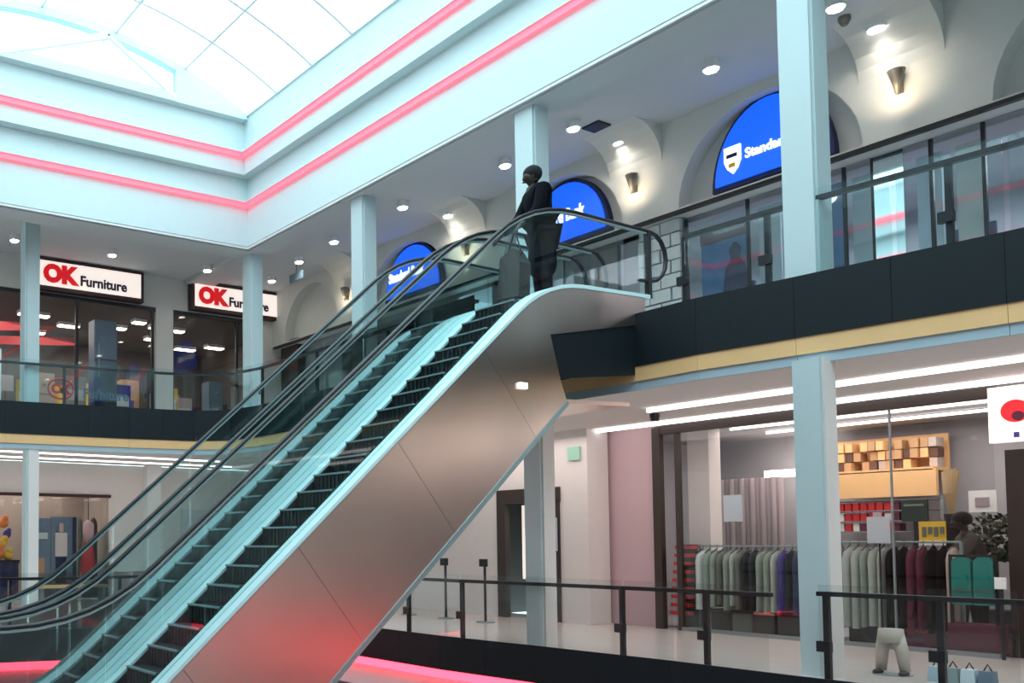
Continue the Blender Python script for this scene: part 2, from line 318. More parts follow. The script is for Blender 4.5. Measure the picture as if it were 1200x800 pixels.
def escalator(xa, xb, lab, cladside):
    e = thing('escalator', lab, 'escalator', ((xa+xb)/2, 4.0, -.5))
    for x in (xa, xb):
        h = obj('handrail', MB().tube([(x, y, z) for y, z in railp], .045, 8, rr=(.075, .055), side=(1, 0, 0)), 'black', e, smooth=True)
        obj('guide_strip', MB().tube([(x, y, z-.045) for y, z in rail], .02, 4, rr=(.045, .024), side=(1, 0, 0)), 'guide', h)
        y0 = 1.5; k = 0
        while y0 < 13.9:
            y1 = min(y0+1.3, 14.1)
            rp = clip(rail, y0, y1-.02); dp = clip(deck, y0, y1-.02)
            obj('glass_panel', MB().prism([(y, z-.05) for y, z in rp]+[(y, z+.0) for y, z in dp[::-1]], 'x', x-.012, x+.012), 'tglass', e); y0 = y1
        d0, d1 = {-10.5: (-10.705, -10.33), -9.38: (-9.49, -9.22), -12.1: (-12.26, -11.8), -10.93: (-11.17, -10.725)}[x]
        d = obj('deck_strip', band3(deck, (d0+d1)/2, d1-d0, .07), 'alu', e)
        xi = d0-.015 if x == xb else d1+.015
        obj('skirt', band3(deck, xi, .03, .34, -.04), 'blackm', e)
    s0, s1 = (-10.29, -9.53) if xb > -10 else (-11.76, -11.21); w_ = s1-s0; n = 24; sx_ = (s0+s1)/2-(xa+xb)/2
    sm = None
    for k in range(n):
        y = 4.2+(11.2-4.2)*k/n; z = -.5+6.0*(k+1)/n; dy = 7/n; dz = 6/n
        if sm is None:
            mb = MB(); mb.box(-w_/2, 0, -dz, w_/2, .04, -.012); mb.box(-w_/2, 0, -.03, w_/2, dy+.02, 0)
            for g in range(9): gx = -w_/2+w_*(g+.5)/9; mb.box(gx-.012, -.012, -dz, gx+.012, 0, -.03)
            sm = mesh('step', mb, (0, 0, 0), 'step')
            nb = MB().box(-w_/2, -.014, -.018, w_/2, .028, .006); nm = mesh('nosing', nb, (0, 0, 0), 'nosing')
        o = bpy.data.objects.new('step', sm); sc.collection.objects.link(o); o.parent = e; o.location = Vector((sx_, y-4.0, z+.5))*S
        q = bpy.data.objects.new('nosing', nm); sc.collection.objects.link(q); q.parent = o
    obj('landing_plate', bx(xa+.12, 11.2, 5.42, xb-.12, 14.0, 5.52), 'nosing', e)
    obj('landing_plate', bx(xa+.12, 1.0, -.6, xb-.12, 4.2, -.5), 'nosing', e)
    return e
E1 = escalator(-10.5, -9.38, 'nearer of the two escalators, with the brushed steel side facing the viewer', 1)
E2 = escalator(-12.1, -10.93, 'farther of the two escalators, running behind the nearer one', -1)
# steel cladding panels of both outer sides, split along the incline
tb = [(3.2, -2.7), (4.05, -2.7), (11.69, 3.93)]
def tbz(y): return zat(tb, y)
def cladding(e, x0, x1):
    cuts = [3.2, 5.0, 6.65, 8.3, 9.95]
    for a, b in zip(cuts, cuts[1:]+[None]):
        sh = .55                                         # joints lean at right angles to the slope
        if b: 
            top = clip(deck, a, b-.005); 
            bot = [(a+1.05, tbz(a+1.05)), (b+1.05-.005, tbz(b+1.05))]
            if a == 3.2: bot = [(3.2, -2.7), (4.05, -2.7), bot[1]]
        else:
            top = clip(deck, a, 13.6); top = top + [(13.6, 5.42), (11.34, 5.0), (11.56, 4.28)]
            bot = [(a+1.05, tbz(a+1.05)), (11.69, 3.93)]
        poly = [(y, z-.06) if z > 5.5 or i < len(top) else (y, z) for i, (y, z) in enumerate(top)] + bot[::-1]
        obj('cladding_panel', MB().prism(poly, 'x', x0, x1), 'steel', e)
cladding(E1, -9.32, -9.22); cladding(E2, -12.26, -12.16)
obj('bottom_trim', MB().tube([(-9.24, y, tbz(y)) for y in (4.05, 6, 8, 10, 11.69)], .03, 4, rr=(.07, .07)), 'nosing', E1)
for e, a, b in ((E1, -10.7, -9.32), (E2, -12.16, -10.73)):
    obj('soffit', MB().prism([(3.2, -2.7), (4.05, -2.7), (11.69, 3.93), (13.3, 4.0), (13.3, 4.06), (11.66, 4.0), (4.0, -2.6), (3.2, -2.6)], 'x', a, b), 'steel', e)
obj('end_panel', MB().prism([(11.36, 4.98), (11.58, 4.30), (13.34, 4.5), (13.34, 5.41)], 'x', -9.3, -9.24), 'band', E1, 'dark slate panel closing the top end')
obj('sensor_lamp', bx(-9.22, 10.62, 4.06, -9.18, 10.78, 4.15), 'bluew', E1)
ne = obj('newel_post', bx(-9.42, 13.9, 5.86, -9.34, 13.98, 7.0), 'blackm', E1)
struct('floor.005', MB().box(-12.3, 11.5, 5.2, -9.36, 13.5, 5.42), 'floord', 'escalator landing slab')

# ------------------------------------------------------------------ gallery balustrades
def balustrade(lab, path, zf, h, posts, gl='glass', railr=(.10, .06)):
    b = thing('balustrade', lab, 'railing', (path[0][0], path[0][1], zf))
    obj('handrail', MB().tube([(x, y, zf+h) for x, y in path], .05, 4, rr=railr), 'blackm', b)
    for (x, y) in posts:
        p = obj('post', bx(x-.035, y-.03, zf, x+.035, y+.03, zf+h), 'blackm', b)
        obj('clamp', bx(x-.11, y-.06, zf+.36, x+.05, y+.02, zf+.5), 'blackm', p)
    for (a, c) in zip(path[:-1], path[1:]):
        d = Vector((c[0]-a[0], c[1]-a[1])); n = max(1, round(d.length/1.4)); nn = Vector((-d.y, d.x)).normalized()*.02
        for k in range(n):
            p = Vector(a)+d*(k/n)+d.normalized()*.03; q = Vector(a)+d*((k+1)/n)-d.normalized()*.03
            obj('glass_panel', MB().prism([tuple(p-nn*3), tuple(q-nn*3), tuple(q-nn*2), tuple(p-nn*2)], 'z', zf+.03, zf+h+.12), gl, b)
    return b
balustrade('dark handrail and glass balustrade on the lower gallery, between escalator and wide column', [(-13.8, 12.62), (-12.4, 12.7), (-10.8, 12.95), (-9.3, 13.05), (-8.5, 13.12), (-7.15, 13.15)], 0, 1.07,
           [(-13.75, 12.62), (-12.4, 12.7), (-9.35, 13.05), (-8.05, 13.13)])
balustrade('dark handrail and glass balustrade in front of the maroon and teal garments', [(-6.55, 13.12), (-4.5, 13.2), (-1.0, 13.2)], 0, 1.12, [(-6.45, 13.12), (-5.25, 13.17), (-3.8, 13.2), (-2.2, 13.2)])
balustrade('dark handrail with glass on the lower gallery edge at the far left', [(-18.2, 2.5), (-17.75, 5.4), (-17.45, 7.0), (-17.75, 9.5), (-18.0, 11.2), (-17.3, 12.35), (-16.1, 12.62)], 0, 1.05, [(-17.72, 5.6), (-17.6, 8.0), (-17.95, 10.8)])
balustrade('glass balustrade with dark rail on the upper gallery edge by the blue shop', [(-8.5, 13.55), (-6.9, 13.62), (-4.7, 13.85), (-2, 14.05), (2, 14.2)], 5.45, 1.12, [(-8.5, 13.55), (-7.3, 13.6), (-5.25, 13.8), (-3.9, 13.92)], 'tglass')
balustrade('glass balustrade with dark rail along the upper gallery in front of the furniture shop', [(-22.95, 3), (-22.7, 7.0), (-22.35, 10.4), (-22.0, 12.4), (-21.4, 13.15), (-20.3, 13.42), (-16, 13.45), (-12.6, 13.42)], 5.45, 1.08,
           [(-22.55, 8.6), (-22.3, 11.0), (-20.2, 13.42), (-17.8, 13.45), (-15.2, 13.45), (-13.4, 13.43)], 'tglass')

# ------------------------------------------------------------------ ceiling downlights and their light
DL = [(-7.6, 16.3), (-9.7, 16.4), (-12.5, 16.2), (-14.5, 16.4), (-17.6, 16.1), (-7.6, 17.6), (-12.5, 17.7), (-17.5, 17.6), (-20.6, 16.2), (-22.6, 16.4), (-24.7, 16.8), (-24.7, 14.3), (-24.7, 10.95), (-24.8, 7.9), (-24.7, 5), (-4.2, 16.3), (-2, 17.6)]
first = None; words = ['left of the wide column near the ceiling top', 'above the large blue sign', 'right of the middle column', 'behind the person column', 'over the left part of the right gallery']
names = ['at the top edge just right of the wide column', 'with a deep can, left of the wide column', 'right of the column beside the person', 'left of the column beside the person', 'nearest right of the column crossing the handrails',
 'at the upper right between column and sconce', 'above the cream cove left of the big arch', 'above the small blue sign', 'right of the atrium corner column', 'left side of the corner by the green exit sign',
 'above the right end of the second furniture sign', 'between the two furniture signs', 'above the first furniture sign', 'left of the leftmost column', 'at the far left end', 'beyond the right edge', 'second beyond the right edge']
for i, (x, y) in enumerate(DL):
    lb = 'round white ceiling downlight '+names[i]
    zc = 10.7 - (.15 if 14.4 < y < 15.4 and x > -26 else 0)
    if first is None:
        first = thing('ceiling_downlight', lb, 'light', (x, y, zc), 'ceiling downlights of the upper gallery')
        obj('can', MB().lathe((x, y, zc-.16), [(.14, 0), (.14, .16)], 16), 'white', first); obj('lens', MB().lathe((x, y, zc-.19), [(.11, 0), (.11, .03)], 16), 'lamp', first)
    else: dup(first, (x, y, zc), lb)
    if i < 14: lamp('downlight_beam', (x, y, zc-.25), .2, 7, (1, .93, .82), spread=150)
# lower gallery ceiling: long light tubes
for i, (y, x0, x1) in enumerate(((15.65, -10.6, 4.5), (17.55, -14.6, 4.5))):
    t = obj('light_tube', bx(x0, y-.04, 4.22, x1, y+.04, 4.29), 'tube'); tag(t, ('front' if i == 0 else 'rear')+' long white light line in the lower gallery ceiling on the right', 'light')
for i, (x, y0, y1) in enumerate(((-23.7, 2.5, 14.2), (-25.2, 2.5, 15.5))):
    t = obj('light_tube', bx(x-.02, y0, 4.26, x+.02, y1, 4.3), 'tube'); tag(t, ('front' if i == 0 else 'rear')+' long white light line in the lower gallery ceiling on the left', 'light')
lamp('lower_gallery_glow', (-8, 16.2, 4.15), 16, 140, (1, .90, .86), sy=1.6)
lamp('lower_gallery_glow', (-24.5, 9.5, 4.15), 2, 28, (1, .91, .86), sy=12)
t = obj('ceiling_sensor', MB().lathe((-10.9, 16.3, 4.14), [(.07, 0), (.09, .1), (.09, .14)], 12), 'black'); tag(t, 'small black sensor on the lower gallery ceiling left of the front light line', 'sensor')
c = thing('security_camera', 'small dark security camera hanging at the top corner of the escalator underside', 'camera', (-11.6, 13.5, 3.95))
obj('camera_body', bx(-11.75, 13.35, 3.72, -11.5, 13.55, 3.86), 'grey', c); obj('camera_dome', MB().ball((-11.62, 13.42, 3.66), .08, .08, .09), 'white', c); obj('mount', bx(-11.66, 13.42, 3.86, -11.6, 13.48, 4.3), 'black', c)
t = obj('air_vent', bx(-12.6, 16.6, 10.66, -12.2, 17.0, 10.7), 'black'); tag(t, 'small dark ceiling vent between two downlights', 'vent')
t = obj('smoke_detector', MB().lathe((-7.8, 17.0, 10.55), [(.05, 0), (.09, .08), (.09, .15)], 12), 'cone'); tag(t, 'small dark detector between downlights right of the wide column', 'detector')
e1 = obj('exit_sign', bx(-23.4, 16.6, 10.1, -22.7, 16.64, 10.36).box(-23.07, 16.61, 10.36, -23.03, 16.63, 10.7), 'gdoor'); tag(e1, 'dark green hanging exit sign right of the atrium corner column', 'sign')
# wall sconces with warm up-light
for i, (x, lb) in enumerate(((-12.35, 'bronze cone wall sconce on the cream cove left of the large blue sign'), (-7.45, 'bronze cone wall sconce on the cream cove right of the wide column'), (-17.2, 'bronze cone wall sconce between the small and middle arches'), (-22.2, 'bronze cone wall sconce near the furniture shop corner'))):
    s = thing('wall_sconce', lb, 'lamp', (x, 17.95, 9.35), 'bronze cone sconces')
    obj('cone_shade', MB().lathe((x, 17.86, 9.4), [(.02, 0), (.06, .18), (.13, .42)], 16), 'cone', s, smooth=True)
    obj('bracket', bx(x-.04, 17.86, 9.45, x+.04, 18.0, 9.6), 'cone', s)
    lamp('sconce_uplight', (x, 17.55, 9.3), .25, 2.4, (1, .80, .55), rot=(R(90+30), 0, 0), spread=130)

# ------------------------------------------------------------------ blue arched signs
def arched(xc, a, zb, h, full, lab, word):
    s = thing('arched_sign', lab, 'sign', (xc, 18.3, zb))
    P = lambda k, e: [(xc-(a+e)*math.cos(math.pi*i/k), zb-(e if 1 else 0)+(h+2*e)*math.sin(math.pi*i/k)) for i in range(k+1)]
    obj('rim', MB().prism(P(24, .09), 'y', 18.22, 18.38), 'navy', s)
    obj('face', MB().prism(P(24, 0), 'y', 18.17, 18.25), 'blue', s)
    if full:
        sx, sz = xc-.66, zb+.22
        obj('shield', MB().prism([(sx-.16, sz+.5), (sx+.16, sz+.5), (sx+.16, sz+.2), (sx+.1, sz+.05), (sx, sz-.06), (sx-.1, sz+.05), (sx-.16, sz+.2)], 'y', 18.13, 18.17), 'bluew', s)
        obj('shield_bar', bx(sx-.1, 18.11, sz+.27, sx+.1, 18.13, sz+.34), 'navy', s)
        obj('shield_mark', bx(sx-.06, 18.11, sz+.07, sx+.06, 18.13, sz+.15), 'yellow', s)
        text('lettering', word, .27, .01, (sx+.24, 18.15, sz+.17), '-y', 'bluew', s, sx=.85, bold=.008)
    else:
        text('lettering', word, .40, .01, (xc-.92, 18.15, zb+.45), '-y', 'bluew', s, sx=.62, bold=.015)
arched(-9.7, 1.03, 9.0, 1.45, True, 'large lit blue arched sign with white shield and lettering, crossed by the wide column', 'Standard Bank')
arched(-14.3, 1.05, 9.02, 1.35, False, 'lit blue arched sign partly hidden behind the person at the escalator top', 'Standard Bank')
arched(-19.55, 1.08, 9.08, 1.35, False, 'small lit blue arched sign seen between the escalator handrails', 'Standard Bank')

# ------------------------------------------------------------------ upper right shops (blue interior) behind glass
structs([('wall_shopfront', (-26.5, 18.6, 5.4, -18.2, 18.7, zs)), ('wall_shopfront', (-16.95, 18.6, 5.4, -16.1, 18.7, zs)), ('wall_shopfront', (-13.1, 18.6, 5.4, -12.5, 18.7, zs)), ('wall_shopfront', (-15.2, 18.45, 5.4, -14.6, 18.6, zs)), ('wall_shop_back', (-26.5, 22, 5.4, 5, 22.2, 11)), ('ceiling_shop', (-18.2, 18.6, 8.62, 5, 22, 8.73)), ('floor_shop', (-18.2, 18.5, 5.3, 5, 22, 5.45))], 'shopgrey', 'part of the upper shops')
struct('wall_right.002', MB().box(-14.55, 18.45, 5.4, -13.15, 18.58, 8.6), 'sofa', 'dark olive wall panel behind the landing')
pier = struct('wall_pier', bx(-12.45, 18.3, 5.45, -11.5, 18.45, 8.7), 'grey', 'wall pier clad in pale stone blocks')
for r in range(11):
    z0 = 5.48+r*.29
    cuts = [-12.45, -11.95, -11.5] if r % 2 == 0 else [-12.45, -12.2, -11.72, -11.5]
    for a, b in zip(cuts[:-1], cuts[1:]): obj('stone_block', bx(a+.015, 18.3-random.uniform(.10, .14), z0+.015, b-.015, 18.3, z0+.275), 'tile', pier)
win = thing('window_2', 'glazed shopfront of the blue shop on the upper gallery', 'window', (-8, 18.35, 5.45)); del win['category']; win['kind'] = 'structure'
xsw = [-11.45, -10.2, -9.15, -8.5, -8.05, -7.2, -6.5, -5.2, -3.9]
for a in xsw: obj('mullion', bx(a-.025, 18.3, 5.45, a+.025, 18.36, 8.62), 'blackm', win)
for a, b in zip(xsw[:-1], xsw[1:]):
    if a == -8.05: continue
    obj('pane', bx(a+.03, 18.32, 5.5, b-.03, 18.34, 8.6), 'sglass', win)
t = obj('polished_door_leaf', bx(-8.02, 18.28, 5.5, -7.58, 18.31, 8.6), 'mirror'); tag(t, 'bright narrow glass door leaf mirroring the white atrium and its red strip', 'door')
p = thing('poster', 'tall blue and red poster in the window right of the stone pier', 'poster', (-10.7, 18.5, 6.6))
obj('board', bx(-11.25, 18.5, 5.46, -10.3, 18.54, 8.3), 'bannerblue', p); obj('top_band', bx(-11.25, 18.47, 8.0, -10.3, 18.5, 8.25), 'dred', p); obj('figure_print', MB().lathe((-10.55, 18.48, 6.6), [(.12, 0), (.26, .35), (.2, .8), (.09, .95), (.13, 1.15), (.02, 1.3)], 12, 1, .1), 'navy', p); obj('lower_band', bx(-10.9, 18.47, 6.0, -10.35, 18.5, 6.25), 'blue', p)
for i, (x0, x1, mt, lb) in enumerate(((-10.12, -9.72, 'bluetrim', 'pale panel between the poster and the wide column'), (-9.05, -8.62, 'bannerblue', 'tall blue banner with a glowing white disc right of the wide column'), (-8.48, -8.12, 'bluetrim', 'pale grey panel right of the tall blue banner'), (-7.5, -7.15, 'bluetrim', 'pale grey panel right of the mirrored door leaf'), (-6.95, -6.6, 'tile', 'grey panel near the right end of the blue shop'))):
    b = thing('banner', lb, 'banner', ((x0+x1)/2, 18.6, 5.5)); obj('board', bx(x0, 18.55, 5.5, x1, 18.62, 8.45), mt, b)
    if i == 1:
        obj('disc', MB().tube([(-8.83, 18.52, 8.22), (-8.83, 18.55, 8.22)], .11, 16), 'bluew', b); obj('lower_print', bx(x0+.1, 18.52, 5.9, x1-.02, 18.55, 6.9), 'purple', b)
for i, (x, mt) in enumerate(((-11.0, 'blackm'), (-10.6, 'dred'), (-9.55, 'blackm'), (-7.05, 'blackm'), (-6.75, 'blackm'))):
    k = thing('counter_terminal', 'dark terminal on a stand inside the blue shop, '+['far left', 'second from left, before the poster', 'behind the wide column', 'right of the mirrored leaf', 'near the right dark post'][i], 'machine', (x, 19.2, 5.45), 'dark terminals inside the blue shop')
    obj('cabinet', bx(x-.16, 19.0, 5.45, x+.16, 19.3, 6.75), mt, k); obj('screen', bx(x-.13, 18.97, 6.8, x+.13, 19.05, 7.15), 'navy', k)
lamp('blue_shop_light', (-8, 20, 8.4), 8, 170, (.8, .88, 1), sy=2)
lamp('landing_shop_light', (-16, 20, 8.4), 4, 40, (.85, .95, .9), sy=2)

# ------------------------------------------------------------------ furniture shop on the left
structs([('wall_left', (XL-.1, 1, 9.6, XL+.05, YF, 10.7)), ('wall_left', (XL-.1, 13.3, 5.45, XL+.12, 13.95, 9.6)), ('wall_left', (XL-.1, 17.1, 5.45, XL+.05, YF, 9.6))], 'upwall', 'wall around the furniture shopfront')
structs([('wall_shop_back', (-33, 1, 5.45, -32.8, 19, 9.55)), ('wall_shop_side', (-32.8, 18.8, 5.45, XL-.1, 19, 9.55)), ('ceiling_shop', (-33, 1, 9.55, XL-.1, 19, 9.7)), ('floor_shop', (-33, 1, 5.25, XL, 19, 5.45))], 'shopwall', 'inside of the furniture shop')
for n_, (ya, yb, divs) in enumerate(((3.0, 13.3, [3.0, 7.4, 10.5, 13.2]), (13.95, 17.1, [13.95, 16.5, 17.05]))):
    wn = thing('window_%d' % (3+n_), 'dark framed glass front of the furniture shop', 'window', (XL, ya, 5.45)); del wn['category']; wn['kind'] = 'structure'
    obj('header', bx(XL+.02, ya, 9.5, XL+.1, yb, 9.62), 'blackm', wn)
    for y in divs: obj('mullion', bx(XL, y-.05, 5.45, XL+.08, y+.05, 9.5), 'blackm', wn)
    for a, b in zip(divs[:-1], divs[1:]): obj('pane', bx(XL+.03, a+.05, 5.5, XL+.05, b-.05, 9.5), 'sglass', wn)
def shopsign(y0, y1, z0, z1, lb):
    s = thing('shop_sign', lb, 'sign', (XL+.2, (y0+y1)/2, z0))
    obj('frame', bx(XL+.05, y0, z0, XL+.32, y1, z1), 'frame', s); obj('lit_face', bx(XL+.3, y0+.12, z0+.12, XL+.35, y1-.12, z1-.1), 'signw', s)
    L = y1-y0
    text('red_lettering', 'OK', .72, .02, (XL+.37, y0+.26*L/3.6, z0+.27), '+x', 'signred', s, sx=1.0, bold=.05)
    text('blue_lettering', 'Furniture', .44, .015, (XL+.37, y0+1.42*L/3.6, z0+.26), '+x', 'signblk', s, sx=.98, bold=.012)
shopsign(9.0, 12.75, 9.66, 10.66, 'white lit furniture shop sign with red letters, nearer the left edge')
shopsign(14.55, 18.2, 9.68, 10.66, 'white lit furniture shop sign with red letters, crossed by the atrium corner column')
d = thing('window_decal', 'round red logo and blue shop name on the furniture shop glass', 'decal', (XL+.1, 11, 6.3))
obj('ring', MB().tube([(XL+.11, 9.95+.42*math.cos(a), 6.62+.32*math.sin(a)) for a in [2*math.pi*k/24 for k in range(25)]], .03, 6), 'red', d)
text('red_lettering', 'OK', .42, .008, (XL+.11, 9.64, 6.47), '+x', 'red', d, bold=.02); text('blue_lettering', 'Furniture', .42, .008, (XL+.11, 10.7, 6.40), '+x', 'denim', d, bold=.015)
k = 0
for qi, (x, y, ln) in enumerate(((-28, 7.2, 1.2), (-28.6, 9.8, 1.1), (-29.5, 11.4, .8), (-31, 10.6, .9), (-29, 13.0, .8), (-27.9, 13.4, .5), (-28.4, 15.0, .9), (-28.3, 14.4, .8), (-30, 15.2, 1.1), (-31, 16.9, .9), (-30.2, 17.8, .8), (-31.5, 13.6, .9), (-31.3, 8.6, 1.0))):
    t = thing('shop_ceiling_light', 'white rectangular ceiling light '+('under the first furniture sign' if y < 13.3 else 'under the second furniture sign')+', '+('near the glass' if x > -28.7 else 'midway back' if x > -30.5 else 'deep inside the shop')+', at '+('far left' if y < 8 else 'left' if y < 10 else 'mid left' if y < 11 else 'middle' if y < 12.5 else 'right' if y < 13.3 else 'mullion side' if y < 13.55 else 'far left' if y < 14.6 else 'left' if y < 15.1 else 'middle' if y < 16 else 'right' if y < 17 else 'far right'), 'light', (x, y, 9.5), 'ceiling lights inside the furniture shop')
    obj('housing', bx(x-.16, y-ln/2, 9.44, x+.16, y+ln/2, 9.55), 'white', t); obj('tube', bx(x-.13, y-ln/2+.03, 9.41, x+.13, y+ln/2-.03, 9.44), 'shoptube', t)
for i, (x, y0, y1, z) in enumerate(((-28.2, 6, 9.8, 8.6), (-30, 8, 12.5, 8.7))):
    t = obj('ceiling_beam', MB().tube([(x, y0, z), (x-1.5, y1, z+.7)], .12, 4, rr=(.12, .3)), 'red'); tag(t, ('front' if i == 0 else 'rear')+' sloping red beam inside the furniture shop', 'beam')
f = thing('fridge', 'tall blue grey double door fridge behind the furniture shop glass', 'fridge', (-27.1, 11.6, 5.45))
obj('body', bx(-27.4, 11.3, 6.4, -26.9, 12.1, 9.1), 'gdoor', f); obj('upper_door', bx(-26.88, 11.32, 7.8, -26.84, 12.08, 9.05), 'denim', f); obj('lower_door', bx(-26.88, 11.32, 6.42, -26.84, 12.08, 7.75), 'gdoor', f); obj('handle', bx(-26.83, 11.4, 7.2, -26.8, 11.45, 8.3), 'nosing', f); obj('plinth', bx(-27.4, 11.3, 5.45, -26.9, 12.1, 6.4), 'dark', f)
def sofa(x, y, L, mt, lb):
    s = thing('sofa', lb, 'sofa', (x, y, 5.45))
    obj('seat_base', bx(x-.4, y-L/2, 5.46, x+.4, y+L/2, 6.0), mt, s); obj('backrest', bx(x-.5, y-L/2, 5.9, x-.3, y+L/2, 6.75), mt, s)
    for q in (-1, 1): obj('armrest', bx(x-.4, y+q*L/2-.12, 5.6, x+.4, y+q*L/2+.12, 6.35), mt, s)
    n = max(2, int(L/.8))
    for q in range(n): obj('seat_cushion', bx(x-.25, y-L/2+.14+(L-.28)*q/n, 6.0, x+.4, y-L/2+.1+(L-.28)*(q+1)/n, 6.18), mt, s)
sofa(-28, 8.6, 2.0, 'sofa', 'grey sofa behind the furniture shop glass near the left column')
sofa(-27.9, 12.6, 1.5, 'purple', 'muted purple sofa in the furniture shop left of the dark mullion')
sofa(-28.2, 15.4, 1.6, 'dred', 'red sofa behind the glass under the second furniture sign')
def cabinet(x, y, L, h, mt, lb, cat='cabinet', name='cabinet'):
    s = thing(name, lb, cat, (x, y, 5.45)); obj('body', bx(x-.25, y-L/2, 5.45, x+.25, y+L/2, 5.45+h), mt, s)
    n = 3
    for q in range(n):
        dr = obj('drawer', bx(x+.25, y-L/2+.04, 5.55+(h-.15)*q/n, x+.28, y+L/2-.04, 5.5+(h-.15)*(q+1)/n), mt, s); obj('knob', bx(x+.28, y-.05, 5.5+(h-.15)*(q+.5)/n, x+.31, y+.05, 5.56+(h-.15)*(q+.5)/n), 'nosing', dr)
cabinet(-29.5, 10.4, .8, 2.2, 'beige', 'beige drawer unit in the furniture shop')
cabinet(-30.5, 11.9, 1.2, 2.0, 'yellow', 'yellow wood drawer unit deep in the furniture shop')
cabinet(-28.9, 17.2, .5, 1.5, 'dark', 'dark drawer unit by the shop entrance under the second sign')
cabinet(-29.9, 13.9, .7, 2.3, 'card', 'brown drawer unit left under the second sign')
cabinet(-31, 9.0, 1.6, 2.3, 'shopgrey', 'grey drawer unit at the back of the furniture shop')
cabinet(-27.3, 16.0, .55, 2.0, 'gdoor', 'blue grey drawer unit at the shop entrance under the second sign')
cabinet(-31.5, 16.2, 1.2, 2.2, 'pink', 'pinkish drawer unit at the back right of the furniture shop')
cabinet(-31.8, 13.2, 1.4, 2.4, 'beige', 'pale drawer unit at the back middle of the furniture shop')
for qi, (x, y, z, w_, h_, mt, lb) in enumerate(((-27.2, 9.0, 5.45, .5, 1.5, 'yellow', 'tall yellow display card left of the round logo'), (-27.15, 10.75, 5.45, .7, 1.75, 'beige', 'cream display card right of the round logo'), (-27.1, 12.4, 5.45, .6, 1.6, 'purple', 'lilac display card left of the dark mullion'),
  (-27.4, 14.4, 5.45, .5, 1.7, 'yellow', 'yellow display card at the left of the second shop window'), (-28.0, 15.2, 5.45, .7, 1.5, 'pink', 'pink display card in the second shop window'), (-27.6, 8.0, 5.45, .6, 2.0, 'red', 'red display card left of the leftmost column'))):
    t = thing('display_card', lb, 'display', (x, y, z)); obj('card', bx(x-.03, y-w_/2, z+.5, x+.03, y+w_/2, z+h_), mt, t); obj('stand', bx(x-.02, y-.05, z, x+.02, y+.05, z+.5), 'blackm', t); obj('print', bx(x+.03, y-w_/2+.08, z+h_*.55, x+.045, y+w_/2-.08, z+h_*.75), 'white', t)
lamp('furniture_shop_light', (-29.5, 11, 9.3), 5, 190, (1, .88, .78), sy=9)
t = thing('freestanding_sign', 'narrow white panel at the far left edge of the upper gallery', 'sign', (-23.3, 7.05, 5.45)); obj('panel', bx(-23.33, 6.6, 5.6, -23.27, 7.07, 7.0), 'white', t); obj('foot', bx(-23.5, 6.75, 5.45, -23.1, 6.95, 5.6), 'blackm', t)
# end wall of the right gallery beyond the corner: dark doorway and low blue light
dr = struct('door_1', bx(-26.2, 18.2, 5.45, -25.2, 18.5, 8.9), 'brownw', 'dark doorway beside the second furniture sign')
t = obj('counter_light', bx(-22.2, 18.22, 7.05, -20.9, 18.3, 7.2), 'bluew'); tag(t, 'small bluish white light bar seen through the escalator glass', 'light')
struct('wall_right.003', bx(-22.9, 18.3, 5.45, -18.3, 18.54, 7.9), 'dark', 'dark shopfront seen through the escalator glass')

# ------------------------------------------------------------------ lower gallery, right: door, recess, clothing shop
m = MB()
structs([('wall_lower_right', (-26.5, 17.2, 0, -15.6, 17.4, 4.3)), ('wall_lower_right', (-15.6, 17.2, 3.05, -13.85, 17.4, 4.3)), ('wall_lower_right', (-13.85, 17.2, 0, -13.1, 17.9, 4.3))], 'lowwall', 'pale wall around the dark framed doorway')
struct('wall_recess', MB().box(-14.0, 18.0, 0, -11.95, 18.15, 4.3), 'pink', 'pink wall left of the clothing shop')
dd = struct('door_2', MB().box(-15.6, 17.15, 0, -15.35, 17.3, 3.05).box(-15.35, 17.15, 2.72, -13.8, 17.3, 3.05).box(-14.0, 17.15, 0, -13.82, 17.3, 2.75), 'brownw', 'dark door frame in the pale wall')
structs([('wall_corridor', (-16.5, 20, 0, -13.9, 20.2, 4)), ('wall_corridor', (-16.5, 17.4, 0, -16.3, 20, 4)), ('ceiling_corridor', (-16.3, 17.4, 3.6, -13.9, 20, 3.7))], 'dark', 'dark room behind the door frame')
lp = thing('lit_poster', 'white lit poster with a purple figure inside the dark doorway', 'poster', (-14.9, 17.86, 0)); obj('panel', bx(-15.45, 17.85, .9, -14.3, 17.9, 2.7), 'signw', lp); obj('leg', bx(-15.3, 17.86, 0, -15.25, 17.9, .9), 'blackm', lp); obj('leg', bx(-14.5, 17.86, 0, -14.45, 17.9, .9), 'blackm', lp); obj('figure_print', bx(-14.95, 17.82, 1.0, -14.6, 17.85, 1.75), 'purple', lp); obj('title_print', bx(-15.3, 17.82, 2.4, -15.2, 17.85, 2.5), 'yellow', lp)
t = obj('wall_notice', bx(-13.98, 17.1, 1.6, -13.85, 17.14, 2.35), 'bluetrim'); tag(t, 'pale blue notice on the right jamb of the dark door frame', 'notice')
t = obj('exit_sign', bx(-13.55, 17.14, 3.62, -13.25, 17.18, 3.92), 'green'); tag(t, 'green exit sign on the pale pillar of the lower gallery', 'sign')
for i, x in enumerate((-14.55, -15.75, -17.0)):
    t = thing('stand_post', 'thin dark stand on the lower gallery floor, '+['before the doorway', 'left of the doorway', 'by the pale wall'][i], 'stand', (x, 15.6, 0)); obj('pole', bx(x-.02, 15.58, 0, x+.02, 15.62, 1.25), 'blackm', t); obj('head', bx(x-.09, 15.52, 1.25, x+.09, 15.6, 1.42), 'black', t); obj('base', MB().lathe((x, 15.6, 0), [(.2, 0), (.18, .03)], 16), 'grey', t)
